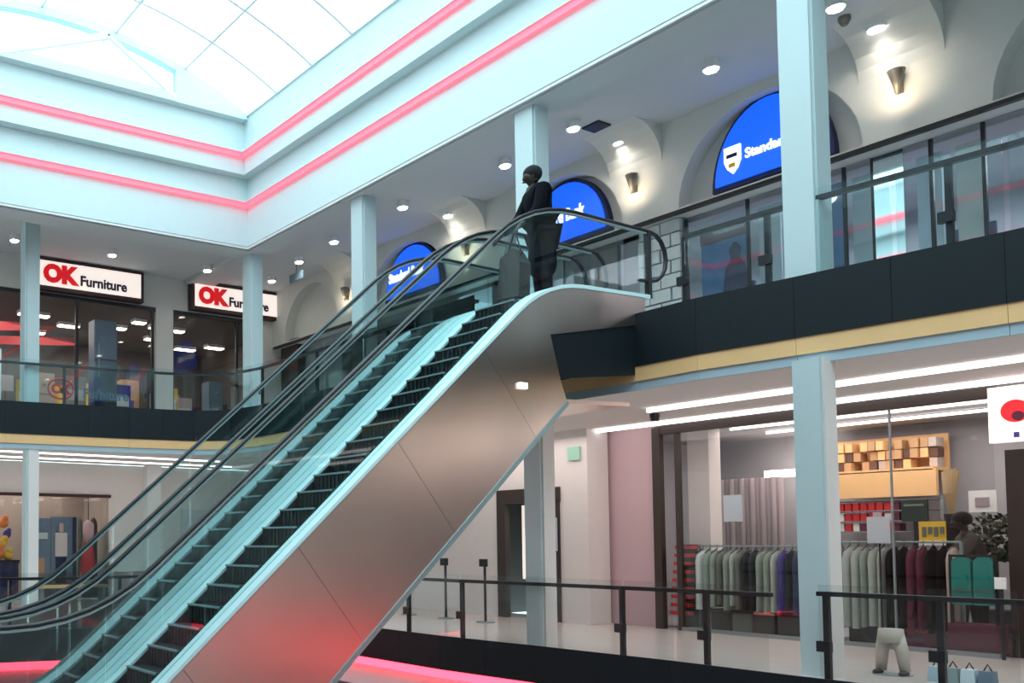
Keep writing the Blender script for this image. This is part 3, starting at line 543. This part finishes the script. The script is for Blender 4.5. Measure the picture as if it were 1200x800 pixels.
# shop shell
YS = 17.8
structs([('wall_shop_back', (-13.6, 22, 0.02, 5, 22.2, 4.2)), ('wall_shop_side', (-13.8, 18.2, 0.02, -13.6, 22, 4.2)), ('ceiling_shop', (-13.6, 18.2, 4.2, 5, 22, 4.3)), ('floor_shop', (-13.6, 18.41, -.1, 5, 22, .02))], 'shopgrey', 'grey inside of the clothing shop')
wn = thing('window_5', 'tall glass front of the clothing shop', 'window', (-9, YS, 0)); del wn['category']; wn['kind'] = 'structure'
obj('header', bx(-11.9, YS-.05, 4.05, -6.3, YS+.08, 4.22), 'brownw', wn)
obj('corner_post', bx(-11.95, YS-.06, 0, -11.78, YS+.08, 4.2), 'brownw', wn); obj('post', bx(-11.48, YS-.03, 0, -11.38, YS+.06, 4.1), 'brownw', wn)
for a, b in ((-11.38, -9.1), (-9.08, -7.72), (-7.70, -6.35)): obj('pane', bx(a, YS, .05, b, YS+.02, 4.05), 'sglass', wn)
obj('edge_line', bx(-7.715, YS-.02, .05, -7.695, YS+.03, 4.05), 'grey', wn); obj('sill', bx(-11.4, YS-.04, 0, -6.35, YS+.06, .07), 'grey', wn)
t = obj('interior_pillar', bx(-11.6, 18.4, 0, -11.15, 18.8, 4.2), 'lowwall'); tag(t, 'white pillar inside the clothing shop behind the left glass', 'pillar')
obj('interior_pillar', bx(-6.75, 20.9, 0, -6.3, 21.2, 4.2), 'wood').name = 'timber_pillar'
tag(bpy.data.objects['timber_pillar'], 'timber post inside the clothing shop left of the dark doorway', 'pillar')
bs = thing('projecting_sign', 'white projecting sign with a round red emblem at the right edge of the frame', 'sign', (-6.0, YS-.15, 3.3))
obj('box', bx(-6.3, YS-.25, 3.32, -5.55, YS-.1, 4.17), 'signw', bs)
obj('emblem', MB().tube([(-5.97, YS-.29, 3.78), (-5.97, YS-.25, 3.78)], .17, 20), 'signred', bs); obj('emblem_core', MB().tube([(-5.93, YS-.32, 3.7), (-5.93, YS-.29, 3.7)], .07, 16), 'dred', bs); obj('small_mark', bx(-6.0, YS-.27, 3.38, -5.94, YS-.25, 3.46), 'purple', bs)
struct('door_3', bx(-6.35, 18.2, 0, -5.2, 18.3, 3.25), 'brownw', 'dark doorway at the right edge of the clothing shop')
# shop fittings
fl = 0.02
cb = thing('curtain', 'grey mauve curtain hanging inside the left part of the clothing shop', 'curtain', (-11.6, 20.4, fl))
for k in range(14): obj('fold', MB().lathe((-12.3+k*.11, 20.4+.04*(k % 2), .6), [(.07, -.57), (.06, 1.2), (.065, 2.6)], 8), 'curtain', cb, smooth=True)
t = obj('window_notice', bx(-10.55, YS+.05, 2.2, -10.2, YS+.07, 2.72), 'paper'); tag(t, 'pale blue notice in the left shop window', 'notice')
t = obj('lit_shelf_edge', bx(-11.6, 21.2, 3.25, -10.4, 21.4, 3.4), 'shoptube'); tag(t, 'warm lit shelf edge high inside the left window', 'light')
ws = thing('wall_shelf', 'wide pale timber shelf of boxes high on the clothing shop wall', 'shelf', (-9.3, 21.3, 2.7))
obj('front_board', bx(-10.4, 21.0, 2.70, -8.36, 21.1, 3.22), 'wood', ws); obj('back_board', bx(-10.4, 21.7, 3.2, -8.42, 21.75, 3.95), 'wood', ws); obj('shelf_board', bx(-10.4, 21.0, 3.2, -8.4, 21.75, 3.26), 'wood', ws)
kk = 0
for k in range(13):
    x = -10.3+k*.145; 
    for j in range(3):
        if random.random() < .2: continue
        mt = random.choice(['card', 'card', 'wood', 'darkcard', 'beige'])
        t = obj('stock_box', bx(x, 21.2+random.uniform(0, .1), 3.27+j*.2, x+.125, 21.55, 3.45+j*.2), mt)
        tag(t, {'card': 'brown', 'wood': 'tan', 'darkcard': 'dark brown', 'beige': 'cream'}[mt]+' box on the high timber shelf, %s row, column %s from left' % (['bottom', 'middle', 'top'][j], ['one', 'two', 'three', 'four', 'five', 'six', 'seven', 'eight', 'nine', 'ten', 'eleven', 'twelve', 'thirteen'][k]), 'box', 'boxes on the high timber shelf')
rs = thing('display_shelf', 'low shelf stacked with small red boxes under the timber board', 'shelf', (-9.3, 21.2, fl))
for j in range(4): obj('shelf_board', bx(-10.35, 21.05, 2.0+j*.21, -8.3, 21.5, 2.02+j*.21), 'grey', rs)
for q in (-10.35, -8.33): obj('upright', bx(q, 21.05, fl, q+.05, 21.5, 2.7), 'grey', rs)
for k in range(9):
    for j in range(3):
        x = -10.25+k*.14
        t = obj('red_box', bx(x, 21.1, 2.025+j*.21, x+.11, 21.35, 2.18+j*.21), random.choice(['red', 'red', 'dred', 'lowwall']))
        tag(t, 'small box on the %s board of the red box shelf, %s from left' % (['lower', 'middle', 'upper'][j], ['first', 'second', 'third', 'fourth', 'fifth', 'sixth', 'seventh', 'eighth', 'ninth'][k]), 'box', 'small boxes on the red shelf')
tv = thing('menu_screen', 'dark hanging screen with a green line inside the clothing shop', 'screen', (-8.7, 20.9, 2.2)); obj('panel', bx(-8.9, 20.9, 2.2, -8.48, 20.96, 2.62), 'screen', tv); obj('line', bx(-8.85, 20.88, 2.5, -8.53, 20.9, 2.54), 'olive', tv); obj('stand', bx(-8.72, 20.93, fl, -8.66, 20.96, 2.2), 'blackm', tv)
t = thing('sign_board', 'yellow shop board right of the pale notice above the garments', 'sign', (-8.3, 20.0, 1.8)); obj('board', bx(-8.25, 20.0, 1.82, -7.85, 20.03, 2.18), 'yellow', t); obj('white_strip', bx(-8.25, 19.97, 1.74, -7.85, 20.0, 1.82), 'white', t); obj('leg', bx(-8.07, 20.0, fl, -8.02, 20.03, 1.82), 'blackm', t)
for q in range(4): obj('print', bx(-8.2+q*.09, 19.985, 1.9+.05*(q % 2), -8.14+q*.09, 20.0, 2.08), 'olive', t)
t = thing('notice_stand', 'pale blue notice on a stand with a pink tab above the sage garments', 'notice', (-8.0, 18.0, 1.7)); obj('sheet', bx(-8.2, 18.05, 1.78, -7.86, 18.07, 2.24), 'paper', t); obj('tab', bx(-8.1, 18.04, 2.24, -7.98, 18.06, 2.32), 'pink', t); obj('rod', bx(-8.04, 18.07, fl, -8.02, 18.09, 1.8), 'blackm', t)
v = thing('dried_grass_vase', 'tall vase of dried straw coloured grass inside the right window', 'plant', (-7.9, 20.4, fl))
obj('vase', MB().lathe((-7.9, 20.4, fl), [(.14, 0), (.2, .6), (.22, 1.4), (.1, 2.1), (.12, 2.3)], 14), 'char', v, smooth=True)
for k in range(7): a = (k-3)*.05; obj('grass_plume', MB().tube([(-7.9, 20.4, 2.2), (-7.9+a*.4, 20.4+.02*k-.1, 2.7), (-7.9+a*.75, 20.4, 3.1+.03*(k % 3))], [.012, .022, .028], 6), 'straw', v)
b = thing('potted_bush', 'dark leafy bush behind the teal garments', 'plant', (-7.15, 20.0, fl))
obj('pot', MB().lathe((-7.15, 20, fl), [(.2, 0), (.28, .6)], 14), 'dark', b)
obj('stem', MB().tube([(-7.15, 20, .5), (-7.15, 20, 1.6)], .03, 6), 'brownw', b)
m = MB()
for k in range(420):
    a = random.uniform(0, 6.28); r = random.uniform(.05, .42); z = 1.9+random.uniform(-.42, .38); c_ = Vector((-7.15+r*math.cos(a), 20+r*.7*math.sin(a), z))
    u = Vector((random.gauss(0, 1), random.gauss(0, 1), random.gauss(0, 1))).normalized()*.07; q = u.orthogonal().normalized()*.03; n0 = len(m.v)
    m.v += [tuple(c_-u), tuple(c_+q), tuple(c_+u), tuple(c_-q)]; m.f.append((n0, n0+1, n0+2, n0+3))
obj('foliage', m, 'leaf', b, kind='stuff')
t = thing('framed_picture', 'white and lilac framed card right of the dried grass', 'picture', (-7.6, 20.8, 2.2)); obj('frame', bx(-7.8, 20.8, 2.35, -7.4, 20.83, 2.75), 'white', t); obj('print', bx(-7.7, 20.78, 2.45, -7.5, 20.8, 2.62), 'curtain', t); obj('easel', bx(-7.62, 20.83, fl, -7.58, 20.86, 2.4), 'blackm', t)
lamp('clothing_shop_light', (-9, 20.0, 4.1), 5, 95, (1, .90, .85), sy=2.5)
for i, (y, x0, x1) in enumerate(((18.9, -11, -6.6), (20.2, -11, -6.6))):
    t = obj('shop_light_line', bx(x0, y, 4.12, x1, y+.05, 4.17), 'tube'); tag(t, ('front' if i == 0 else 'rear')+' thin white light line on the clothing shop ceiling', 'light')

# garments on rails: thin folded shapes seen edge on
def garment_mesh(key, wx, dy, L, seed, mt):
    rn = random.Random(seed); mb = MB(); n = 14; prof = [(.10, 0), (.30, -.03), (.85, -.10), (1.0, -.22), (.97, -.5*L), (1.02, -.8*L), (1.06, -L)]
    ph = rn.uniform(0, 6)
    for i, (f, z) in enumerate(prof):
        for k in range(n):
            a = 2*math.pi*k/n; rip = 1+.22*math.sin(5*a+ph)*(i/6)
            mb.v.append((wx/2*math.cos(a)*(.55+.45*i/6 if i < 3 else 1)*rip, dy/2*f*math.sin(a), z))
    for i in range(len(prof)-1):
        for k in range(n): mb.f.append((i*n+k, i*n+(k+1) % n, (i+1)*n+(k+1) % n, (i+1)*n+k))
    mb.f += [tuple(range(n)), tuple(range(6*n, 7*n))[::-1]]
    return mesh('fabric', mb, (0, 0, 0), mt, True)
def rack(x0, x1, y, z, lb):
    r = thing('clothes_rack', lb, 'rack', ((x0+x1)/2, y, fl)); obj('rail', MB().tube([(x0, y, z), (x1, y, z)], .02, 8), 'nosing', r)
    for x in (x0, x1): obj('upright', bx(x-.02, y-.02, fl, x+.02, y+.02, z), 'nosing', r); obj('foot', bx(x-.03, y-.35, fl, x+.03, y+.35, fl+.05), 'nosing', r)
rack(-11.3, -9.15, 18.2, 1.72, 'metal clothes rack behind the left shop window')
rack(-8.85, -7.0, 18.35, 1.80, 'metal clothes rack behind the right shop window')
def garments(x0, y, z, L, seq, grp, where):
    hookm = None; x = x0; cnt = {}
    tot = {}
    for (mt, wx, nm) in seq: tot[nm] = tot.get(nm, 0)+1
    for i, (mt, wx, nm) in enumerate(seq):
        cnt[nm] = cnt.get(nm, 0)+1
        pos = '' if tot[nm] == 1 else (', %s of its colour' % ['leftmost', 'second', 'third', 'fourth', 'fifth', 'sixth', 'seventh', 'eighth'][cnt[nm]-1])
        g = thing('hanging_garment', nm+' garment '+where+pos, 'garment', (x+wx/2, y, z-.08), grp)
        o = bpy.data.objects.new('fabric', garment_mesh(mt, wx*1.02, .5, L*random.uniform(.94, 1.05), i, mt)); sc.collection.objects.link(o); o.parent = g
        h = obj('hanger', MB().tube([(x+wx/2, y-.2, z-.14), (x+wx/2, y, z-.05), (x+wx/2, y, z+.03)], .012, 5), 'blackm', g)
        x += wx
garments(-11.27, 18.2, 1.72, 1.15, [('mint', .16, 'pale mint'), ('sage', .14, 'sage green'), ('sage', .13, 'sage green'), ('olive', .13, 'grey olive'), ('sage', .14, 'sage green'), ('sage2', .1, 'light sage'), ('olive', .12, 'grey olive'), ('char', .13, 'charcoal'),
 ('char', .13, 'charcoal'), ('sage', .14, 'sage green'), ('sage', .13, 'sage green'), ('sage2', .13, 'light sage'), ('purple', .13, 'purple'), ('char', .13, 'charcoal'), ('navy', .12, 'navy')], 'garments on the left rack', 'behind the left shop window')
garments(-8.8, 18.35, 1.80, 1.45, [('olive', .12, 'grey olive'), ('sage2', .14, 'pale sage'), ('sage2', .14, 'pale sage'), ('sage', .12, 'sage green'), ('sage2', .14, 'pale sage'), ('sage2', .12, 'pale sage'), ('coat', .16, 'black'), ('coat', .14, 'black'), ('dred', .14, 'maroon'), ('dred', .13, 'maroon'),
 ('coat', .14, 'black'), ('coat', .14, 'black'), ('beige', .13, 'beige')], 'garments on the right rack', 'behind the right shop window')
for i, x in enumerate((-6.85, -6.57)):
    g = thing('teal_shirt', 'folded teal shirt hanging on the display stand, '+('left' if i == 0 else 'right')+' of the pair', 'garment', (x, 17.95, .75), 'teal shirts at the right end')
    obj('body', MB().prism([(x-.13, .8), (x+.13, .8), (x+.12, 1.5), (x+.06, 1.56), (x-.06, 1.56), (x-.12, 1.5)], 'y', 17.9, 18.02), 'teal', g)
    obj('pocket', bx(x-.02, 17.88, 1.15, x+.08, 17.9, 1.28), 'teal', g); obj('seam', bx(x-.12, 17.885, 1.02, x+.12, 17.9, 1.04), 'olive', g)
t = thing('display_stand', 'low dark display stand holding the teal shirts', 'stand', (-6.7, 18.0, fl)); obj('rail', bx(-7.02, 17.94, 1.56, -6.41, 17.98, 1.6), 'blackm', t); obj('upright', bx(-7.02, 17.94, fl, -6.98, 17.98, 1.56), 'blackm', t); obj('upright', bx(-6.45, 17.94, fl, -6.41, 17.98, 1.56), 'blackm', t); obj('plinth', bx(-7.04, 17.88, fl, -6.4, 18.3, .5), 'dred', t)
t = thing('window_card', 'small white card at the right end beside the teal shirts', 'card', (-6.27, 17.66, 0)); obj('card', bx(-6.34, 17.64, 1.08, -6.2, 17.67, 1.26), 'white', t); obj('holder', bx(-6.29, 17.66, 0, -6.25, 17.69, 1.1), 'blackm', t)
# red stacked tray stand
t = thing('red_tray_stand', 'stepped stand of red trays at the left end of the clothing shop', 'stand', (-11.75, 18.0, fl))
obj('frame', bx(-11.62, 18.1, fl, -11.3, 18.3, 1.75), 'char', t)
for k in range(9): obj('tray', bx(-11.74+.018*k, 17.9, .3+k*.17, -11.36+.012*k, 18.15, .37+k*.17), 'red', t)
# beige trousers on a mannequin lower body in front of the dark garments
tr = thing('mannequin_legs', 'short mannequin legs in beige trousers standing behind the right balustrade', 'mannequin', (-6.3, 14.4, 0))
obj('trousers', MB().tube([(-6.43, 14.4, .05), (-6.41, 14.4, .32), (-6.37, 14.4, .52)], [.06, .075, .085], 10).tube([(-6.15, 14.4, .05), (-6.18, 14.4, .32), (-6.23, 14.4, .52)], [.06, .075, .085], 10).tube([(-6.3, 14.4, .44), (-6.3, 14.4, .62)], [.155, .14], 12), 'beige', tr, smooth=True)
for x in (-6.44, -6.14): obj('shoe', MB().ball((x, 14.34, .035), .05, .11, .035), 'tan', tr)
obj('base_plate', MB().lathe((-6.3, 14.4, 0.0), [(.22, 0), (.22, .012)], 18), 'grey', tr)
for i, (x, mt) in enumerate(((-5.72, 'bluetrim'), (-5.55, 'nosing'), (-5.38, 'paper'), (-5.2, 'gdoor'))):
    t = thing('shopping_bag', 'small silvery bag on the floor beyond the right balustrade, '+['leftmost', 'second', 'third', 'rightmost'][i]+' of the row', 'bag', (x, 14.2, 0), 'silvery bags on the floor'); obj('body', MB().prism([(x-.08, 0), (x+.08, 0), (x+.065, .2), (x-.065, .2)], 'y', 14.13, 14.27), mt, t); obj('handle', MB().tube([(x-.04, 14.2, .2), (x, 14.2, .28), (x+.04, 14.2, .2)], .01, 5), 'blackm', t)
for i in range(5):
    x = -11.0+i*.42; t = thing('shoe_box', 'dark box under the left garments, '+['first', 'second', 'third', 'fourth', 'fifth'][i]+' from the left', 'box', (x, 18.3, .1), 'boxes under the left garments'); obj('body', bx(x, 18.1, .03, x+.36, 18.5, .42), ['dark', 'olive', 'tan', 'dark', 'card'][i], t); obj('lid', bx(x-.01, 18.09, .40, x+.37, 18.51, .46), ['olive', 'dark', 'beige', 'char', 'dark'][i], t)
for i in range(3):
    x = -8.6+i*.8; t = thing('shoe_box', ['dark', 'maroon', 'brown'][i]+' long box on the floor under the right garments', 'box', (x, 18.5, .03)); obj('body', bx(x, 18.2, .03, x+.7, 18.7, .3), ['char', 'dred', 'darkcard'][i], t); obj('lid', bx(x-.01, 18.19, .28, x+.71, 18.71, .33), ['dark', 'red', 'dark'][i], t)

# ------------------------------------------------------------------ lower gallery, left: colourful shop
m = MB(); m.box(XL-.1, 1, 3.3, XL, 11.7, 4.3); m.box(XL-.1, 11.7, 0, XL, 17.2, 4.3)
struct('wall_lower_left', m, 'lowwall', 'pale wall of the lower left gallery')
structs([('wall_shop_back', (-29.2, 1, 0.02, -29, 11.9, 3.9)), ('wall_shop_side', (-29, 11.8, 0.02, XL-.1, 11.95, 3.9)), ('ceiling_shop', (-29, 1, 3.9, XL-.1, 11.8, 4.0)), ('floor_shop', (-29, 1, -.1, XL, 11.8, 0.02))], 'shopbeige', 'inside of the colourful shop')
wn = thing('window_6', 'glass front of the colourful lower left shop', 'window', (XL, 6, 0)); del wn['category']; wn['kind'] = 'structure'
obj('header', bx(XL, 1, 3.22, XL+.08, 11.7, 3.32), 'frame', wn)
for a, b in ((4, 6.3), (6.35, 8.9), (8.95, 11.6)): obj('pane', bx(XL+.02, a, .05, XL+.04, b, 3.2), 'sglass', wn)
def item(nm, lb, cat, parts, loc):
    t = thing(nm, lb, cat, loc)
    for pn, bxs, mt in parts: obj(pn, bx(*bxs), mt, t)
item('printed_panel', 'blue grey poster panel with pale print in the lower left shop window', 'poster', [('board', (-26.9, 9.1, .03, -26.84, 9.8, 2.55), 'denim'), ('title_print', (-26.84, 9.2, 1.9, -26.82, 9.7, 2.1), 'paper'), ('low_print', (-26.84, 9.35, .8, -26.82, 9.6, 1.3), 'card')], (-26.9, 9.4, .3))
item('printed_panel', 'blue grey panel with a standing figure print right of the first poster', 'poster', [('board', (-26.9, 9.82, .03, -26.84, 10.65, 2.6), 'denim'), ('shirt_print', (-26.84, 9.95, 1.35, -26.8, 10.35, 2.1), 'lowwall'), ('head_print', (-26.84, 10.08, 2.12, -26.8, 10.22, 2.4), 'pink'), ('leg_print', (-26.84, 9.98, .5, -26.8, 10.32, 1.33), 'navy'), ('edge', (-26.84, 10.55, .4, -26.78, 10.66, 2.6), 'navy')], (-26.9, 10.2, .3))
r_ = thing('red_dress', 'long red dress hanging at the right end of the lower left shop window', 'garment', (-27, 11.1, .5))
obj('skirt', MB().lathe((-27, 11.15, .6), [(.3, 0), (.22, .7), (.14, 1.2)], 14, .7, 1), 'red', r_, smooth=True); obj('bodice', MB().lathe((-27, 11.15, 1.8), [(.14, 0), (.2, .3), (.19, .6), (.05, .72)], 14, .7, 1), 'pink', r_, smooth=True); obj('hook', MB().tube([(-27, 11.15, 2.5), (-27, 11.15, 3.9)], .015, 6), 'blackm', r_)
for i, (y, mt, l) in enumerate(((10.75, 'beige', 'cream'), (10.9, 'olive', 'olive'), (11.42, 'tan', 'brown'))):
    g = thing('hanging_garment', l+' garment beside the red dress in the lower left shop', 'garment', (-27.2, y, 2.6)); o = bpy.data.objects.new('fabric', garment_mesh('q', .3, .24, 1.9, 40+i, mt)); sc.collection.objects.link(o); o.parent = g
tb_ = thing('display_table', 'dark display table of toys at the far left edge of the lower left shop', 'table', (-26.9, 8.0, 0)); obj('top', bx(-27.3, 7.2, 1.15, -26.7, 8.75, 1.25), 'black', tb_); obj('skirt_cloth', bx(-27.25, 7.25, .02, -26.72, 8.72, 1.15), 'navy', tb_)
for i, (y, z, r2, mt, l) in enumerate(((8.15, 1.45, .2, 'orange', 'orange'), (8.45, 1.4, .16, 'yellow', 'yellow'), (8.3, 1.78, .16, 'yellow', 'yellow upper'), (8.42, 2.05, .13, 'purple', 'lilac'), (8.3, 2.4, .17, 'orange', 'orange top'), (7.9, 1.85, .2, 'red', 'red'))):
    t = thing('soft_toy', l+' plush toy piled on the far left display table', 'toy', (-26.95, y, z-r2), 'plush toys on the display table'); obj('body', MB().ball((-26.95, y, z), r2, r2, r2), mt, t, smooth=True); obj('head', MB().ball((-26.85, y+.03, z+r2*.9), r2*.6, r2*.6, r2*.55), mt, t, smooth=True)
item('bench', 'pale timber bench before the lower left shop window', 'bench', [('seat', (-25.9, 8.9, .42, -25.4, 11.2, .5), 'wood'), ('leg', (-25.85, 9.0, 0, -25.45, 9.1, .42), 'grey'), ('leg', (-25.85, 11.0, 0, -25.45, 11.1, .42), 'grey')], (-25.6, 10, 0))
struct('door_4', bx(XL, 14.3, 0, XL+.06, 15.6, 2.9), 'ceil', 'grey door in the lower left wall')
struct('trim_14', bx(XL, 12.9, 0, XL+.3, 13.4, 4.3), 'white', 'white pilaster in the lower left wall')
lamp('left_shop_light', (-27.8, 8, 3.8), 2, 60, (1, .9, .82), sy=6)
for i, (y, a) in enumerate(((16.0, 'left'),)):
    t = obj('light_tube', bx(-21, y, 4.22, -15, y+.08, 4.29), 'tube'); tag(t, 'white light line on the lower ceiling seen through the escalator', 'light')

# ------------------------------------------------------------------ people
def skin(name, J, E, mt, parent, sub=2):
    """J: joint -> (pos, radius); E: edges. One continuous body grown over a jointed skeleton."""
    org = ORG[parent.name]; ks = list(J); me = bpy.data.meshes.new(name)
    me.from_pydata([tuple((Vector(J[k][0])-Vector(org))*S) for k in ks], [(ks.index(a), ks.index(b)) for a, b in E], [])
    o = bpy.data.objects.new(name, me); sc.collection.objects.link(o)
    md = o.modifiers.new('skin', 'SKIN'); me.skin_vertices[0].data[0].use_root = True
    for i, k in enumerate(ks):
        r = J[k][1]*S; r = (r, r) if not isinstance(J[k][1], tuple) else r
        me.skin_vertices[0].data[i].radius = r
    for i in range(len(ks)): me.skin_vertices[0].data[i].use_root = (i == 0)
    o.modifiers.new('sub', 'SUBSURF').levels = sub
    me2 = bpy.data.meshes.new_from_object(o.evaluated_get(bpy.context.evaluated_depsgraph_get())); bpy.data.objects.remove(o)
    for p in me2.polygons: p.use_smooth = True
    me2.materials.clear(); me2.materials.append(M[mt])
    o = bpy.data.objects.new(name, me2); sc.collection.objects.link(o); o.parent = parent; return o
def person(loc, H, face, lean, lab, arms, coatm, legm, skirt=False, hairm='hair', headdrop=0):
    """face: heading (unit x,y); lean: forward shift of the shoulders; arms: {side: (elbow, wrist)} offsets in body frame (right, fwd, up)."""
    root = thing('person', lab, 'person', loc); f = Vector((face[0], face[1], 0)).normalized(); r = Vector((f.y, -f.x, 0)); b = Vector(loc); u = Vector((0, 0, 1)); h = H/7.5
    P = lambda x, y, z: tuple(b+r*x*h+f*y*h+u*z*h)
    J = {'pelvis': (P(0, 0, 3.95), .62*h*.95), 'belly': (P(0, lean*.3, 4.6), .52*h), 'chest': (P(0, lean*.7, 5.4), .62*h), 'upper': (P(0, lean*.9, 5.95), .48*h), 'neck': (P(0, lean*1.05, 6.4), .2*h), 'throat': (P(0, lean*1.15+.05, 6.6-headdrop*.4), .2*h),
         'skull': (P(0, lean*1.25+.14, 6.98-headdrop), .50*h), 'crown': (P(0, lean*1.25+.1, 7.2-headdrop), .42*h), 'chin': (P(0, lean*1.25+.34, 6.72-headdrop), .28*h)}
    E = [('pelvis', 'belly'), ('belly', 'chest'), ('chest', 'upper'), ('upper', 'neck'), ('neck', 'throat'), ('throat', 'skull'), ('skull', 'crown'), ('skull', 'chin')]
    for s, sd in ((-1, 'l'), (1, 'r')):
        el, wr = arms[sd]
        sh = Vector(P(s*.78, lean*.9, 5.95)); e = sh+r*el[0]*h+f*el[1]*h+u*el[2]*h; w_ = e+r*wr[0]*h+f*wr[1]*h+u*wr[2]*h; d = (w_-e).normalized()
        J[sd+'sh'] = (tuple(sh), .27*h); J[sd+'el'] = (tuple(e), .19*h); J[sd+'wr'] = (tuple(w_), .12*h); J[sd+'palm'] = (tuple(w_+d*.28*h), .15*h)
        J[sd+'hip'] = (P(s*.42, 0, 3.7), .42*h); J[sd+'kn'] = (P(s*.42, .08, 2.1), .26*h); J[sd+'an'] = (P(s*.42, -.05, .35), .15*h); J[sd+'toe'] = (P(s*.45, .55, .13), .12*h)
        E += [('upper', sd+'sh'), (sd+'sh', sd+'el'), (sd+'el', sd+'wr'), (sd+'wr', sd+'palm'), ('pelvis', sd+'hip'), (sd+'hip', sd+'kn'), (sd+'kn', sd+'an'), (sd+'an', sd+'toe')]
        sidev = d.cross(u); sidev = sidev.normalized() if sidev.length > .1 else r; dn = d.cross(sidev)
        for q in range(4):
            base = w_+d*.42*h+sidev*(q-1.5)*.085*h; ln = (.30, .36, .34, .26)[q]*h
            J['%sf%da' % (sd, q)] = (tuple(base), .045*h); J['%sf%db' % (sd, q)] = (tuple(base+d*ln*.5+dn*.03*h), .042*h); J['%sf%dc' % (sd, q)] = (tuple(base+d*ln*.85+dn*.16*h), .036*h)
            E += [(sd+'palm', '%sf%da' % (sd, q)), ('%sf%da' % (sd, q), '%sf%db' % (sd, q)), ('%sf%db' % (sd, q), '%sf%dc' % (sd, q))]
        J[sd+'ta'] = (tuple(w_+d*.16*h+sidev*.2*h), .05*h); J[sd+'tb'] = (tuple(w_+d*.36*h+sidev*.32*h), .042*h); E += [(sd+'palm', sd+'ta'), (sd+'ta', sd+'tb')]
    skin('body', J, E, 'skin', root, 2)
    g = lambda k, e: (J[k][0], J[k][1]+e*h)
    JC = {k: g(k, .08) for k in ('pelvis', 'belly', 'chest', 'upper', 'lsh', 'lel', 'lwr', 'rsh', 'rel', 'rwr')}; JC['collar'] = (J['neck'][0], .3*h)
    if skirt: JC['hem'] = (P(0, .05, 1.6), .72*h); JC['mid'] = (P(0, .05, 2.8), .72*h)
    JC = {'pelvis': JC['pelvis'], **JC}
    EC = [('pelvis', 'belly'), ('belly', 'chest'), ('chest', 'upper'), ('upper', 'collar'), ('upper', 'lsh'), ('lsh', 'lel'), ('lel', 'lwr'), ('upper', 'rsh'), ('rsh', 'rel'), ('rel', 'rwr')] + ([('pelvis', 'mid'), ('mid', 'hem')] if skirt else [])
    skin('coat', JC, EC, coatm, root, 2)
    JT = {'pelvis': g('pelvis', .03)}
    for sd in 'lr': JT[sd+'hip'] = g(sd+'hip', .05); JT[sd+'kn'] = g(sd+'kn', .06); JT[sd+'an'] = g(sd+'an', .06)
    skin('trousers', JT, [('pelvis', 'lhip'), ('lhip', 'lkn'), ('lkn', 'lan'), ('pelvis', 'rhip'), ('rhip', 'rkn'), ('rkn', 'ran')], legm, root, 2)
    for s in (-1, 1): c_ = P(s*.45, .25, .14); obj('shoe', MB().lathe(c_, [(.02, -.14*h), (.2*h, -.13*h), (.2*h, -.03*h), (.12*h, .1*h), (.02, .13*h)], 12, .75 if abs(f.x) < .7 else 1.5, 1.5 if abs(f.x) < .7 else .75), 'black', root, smooth=True)
    hc = Vector(J['skull'][0]); 
    obj('hair', MB().ball(tuple(hc+u*.20*h-f*.12*h), .46*h, .46*h, .42*h, 14, 8), hairm, root, smooth=True)
    for s in (-1, 1):
        obj('eye', MB().ball(tuple(hc+f*.27*h+r*s*.13*h+u*.0*h), .05*h, .05*h, .04*h, 8, 5), 'bluew' if False else 'white', root); obj('ear', MB().ball(tuple(hc+r*s*.33*h-u*.04*h), .05*h, .09*h, .1*h, 8, 5), 'skin', root)
    obj('nose', MB().ball(tuple(hc+f*.34*h-u*.1*h), .055*h, .055*h, .09*h, 8, 5), 'skin', root); obj('mouth', MB().ball(tuple(hc+f*.30*h-u*.24*h), .11*h, .11*h, .025*h, 8, 4), 'dred', root)
    return root
person((-9.95, 12.1, 5.52), 2.5, (-.45, -.9), .35, 'person in long black coat at the escalator top, head bowed, arms reaching down',
       {'l': ((-.2, .35, -1.15), (-.1, .75, -.7)), 'r': ((-.1, .6, -1.1), (-.25, .95, -.85))}, 'coat', 'char', skirt=True, headdrop=.25)
bg_ = thing('shoulder_bag', 'taupe bag hanging low at the left side of the person at the escalator top', 'bag', (-10.25, 11.5, 5.9))
obj('bag_body', MB().prism([(-10.42, 5.8), (-9.98, 5.75), (-9.95, 6.3), (-10.1, 6.55), (-10.35, 6.45)], 'y', 11.55, 11.8), 'tan', bg_); obj('strap', MB().tube([(-10.35, 11.68, 6.4), (-10.15, 11.68, 6.9), (-10.02, 11.68, 6.45)], .02, 6), 'black', bg_)
person((-7.0, 18.95, 0.02), 2.3, (-.8, -.5), .5, 'person with dark hair in a grey brown jacket behind the teal shirts',
       {'l': ((-.15, .4, -1.1), (.1, .8, -.5)), 'r': ((.15, .5, -1.1), (0, .8, -.4))}, 'tan', 'char', headdrop=.1)
for o in bpy.data.objects:
    if o.type == 'MESH' and len(o.data.materials) == 0: o.data.materials.append(M['white'])
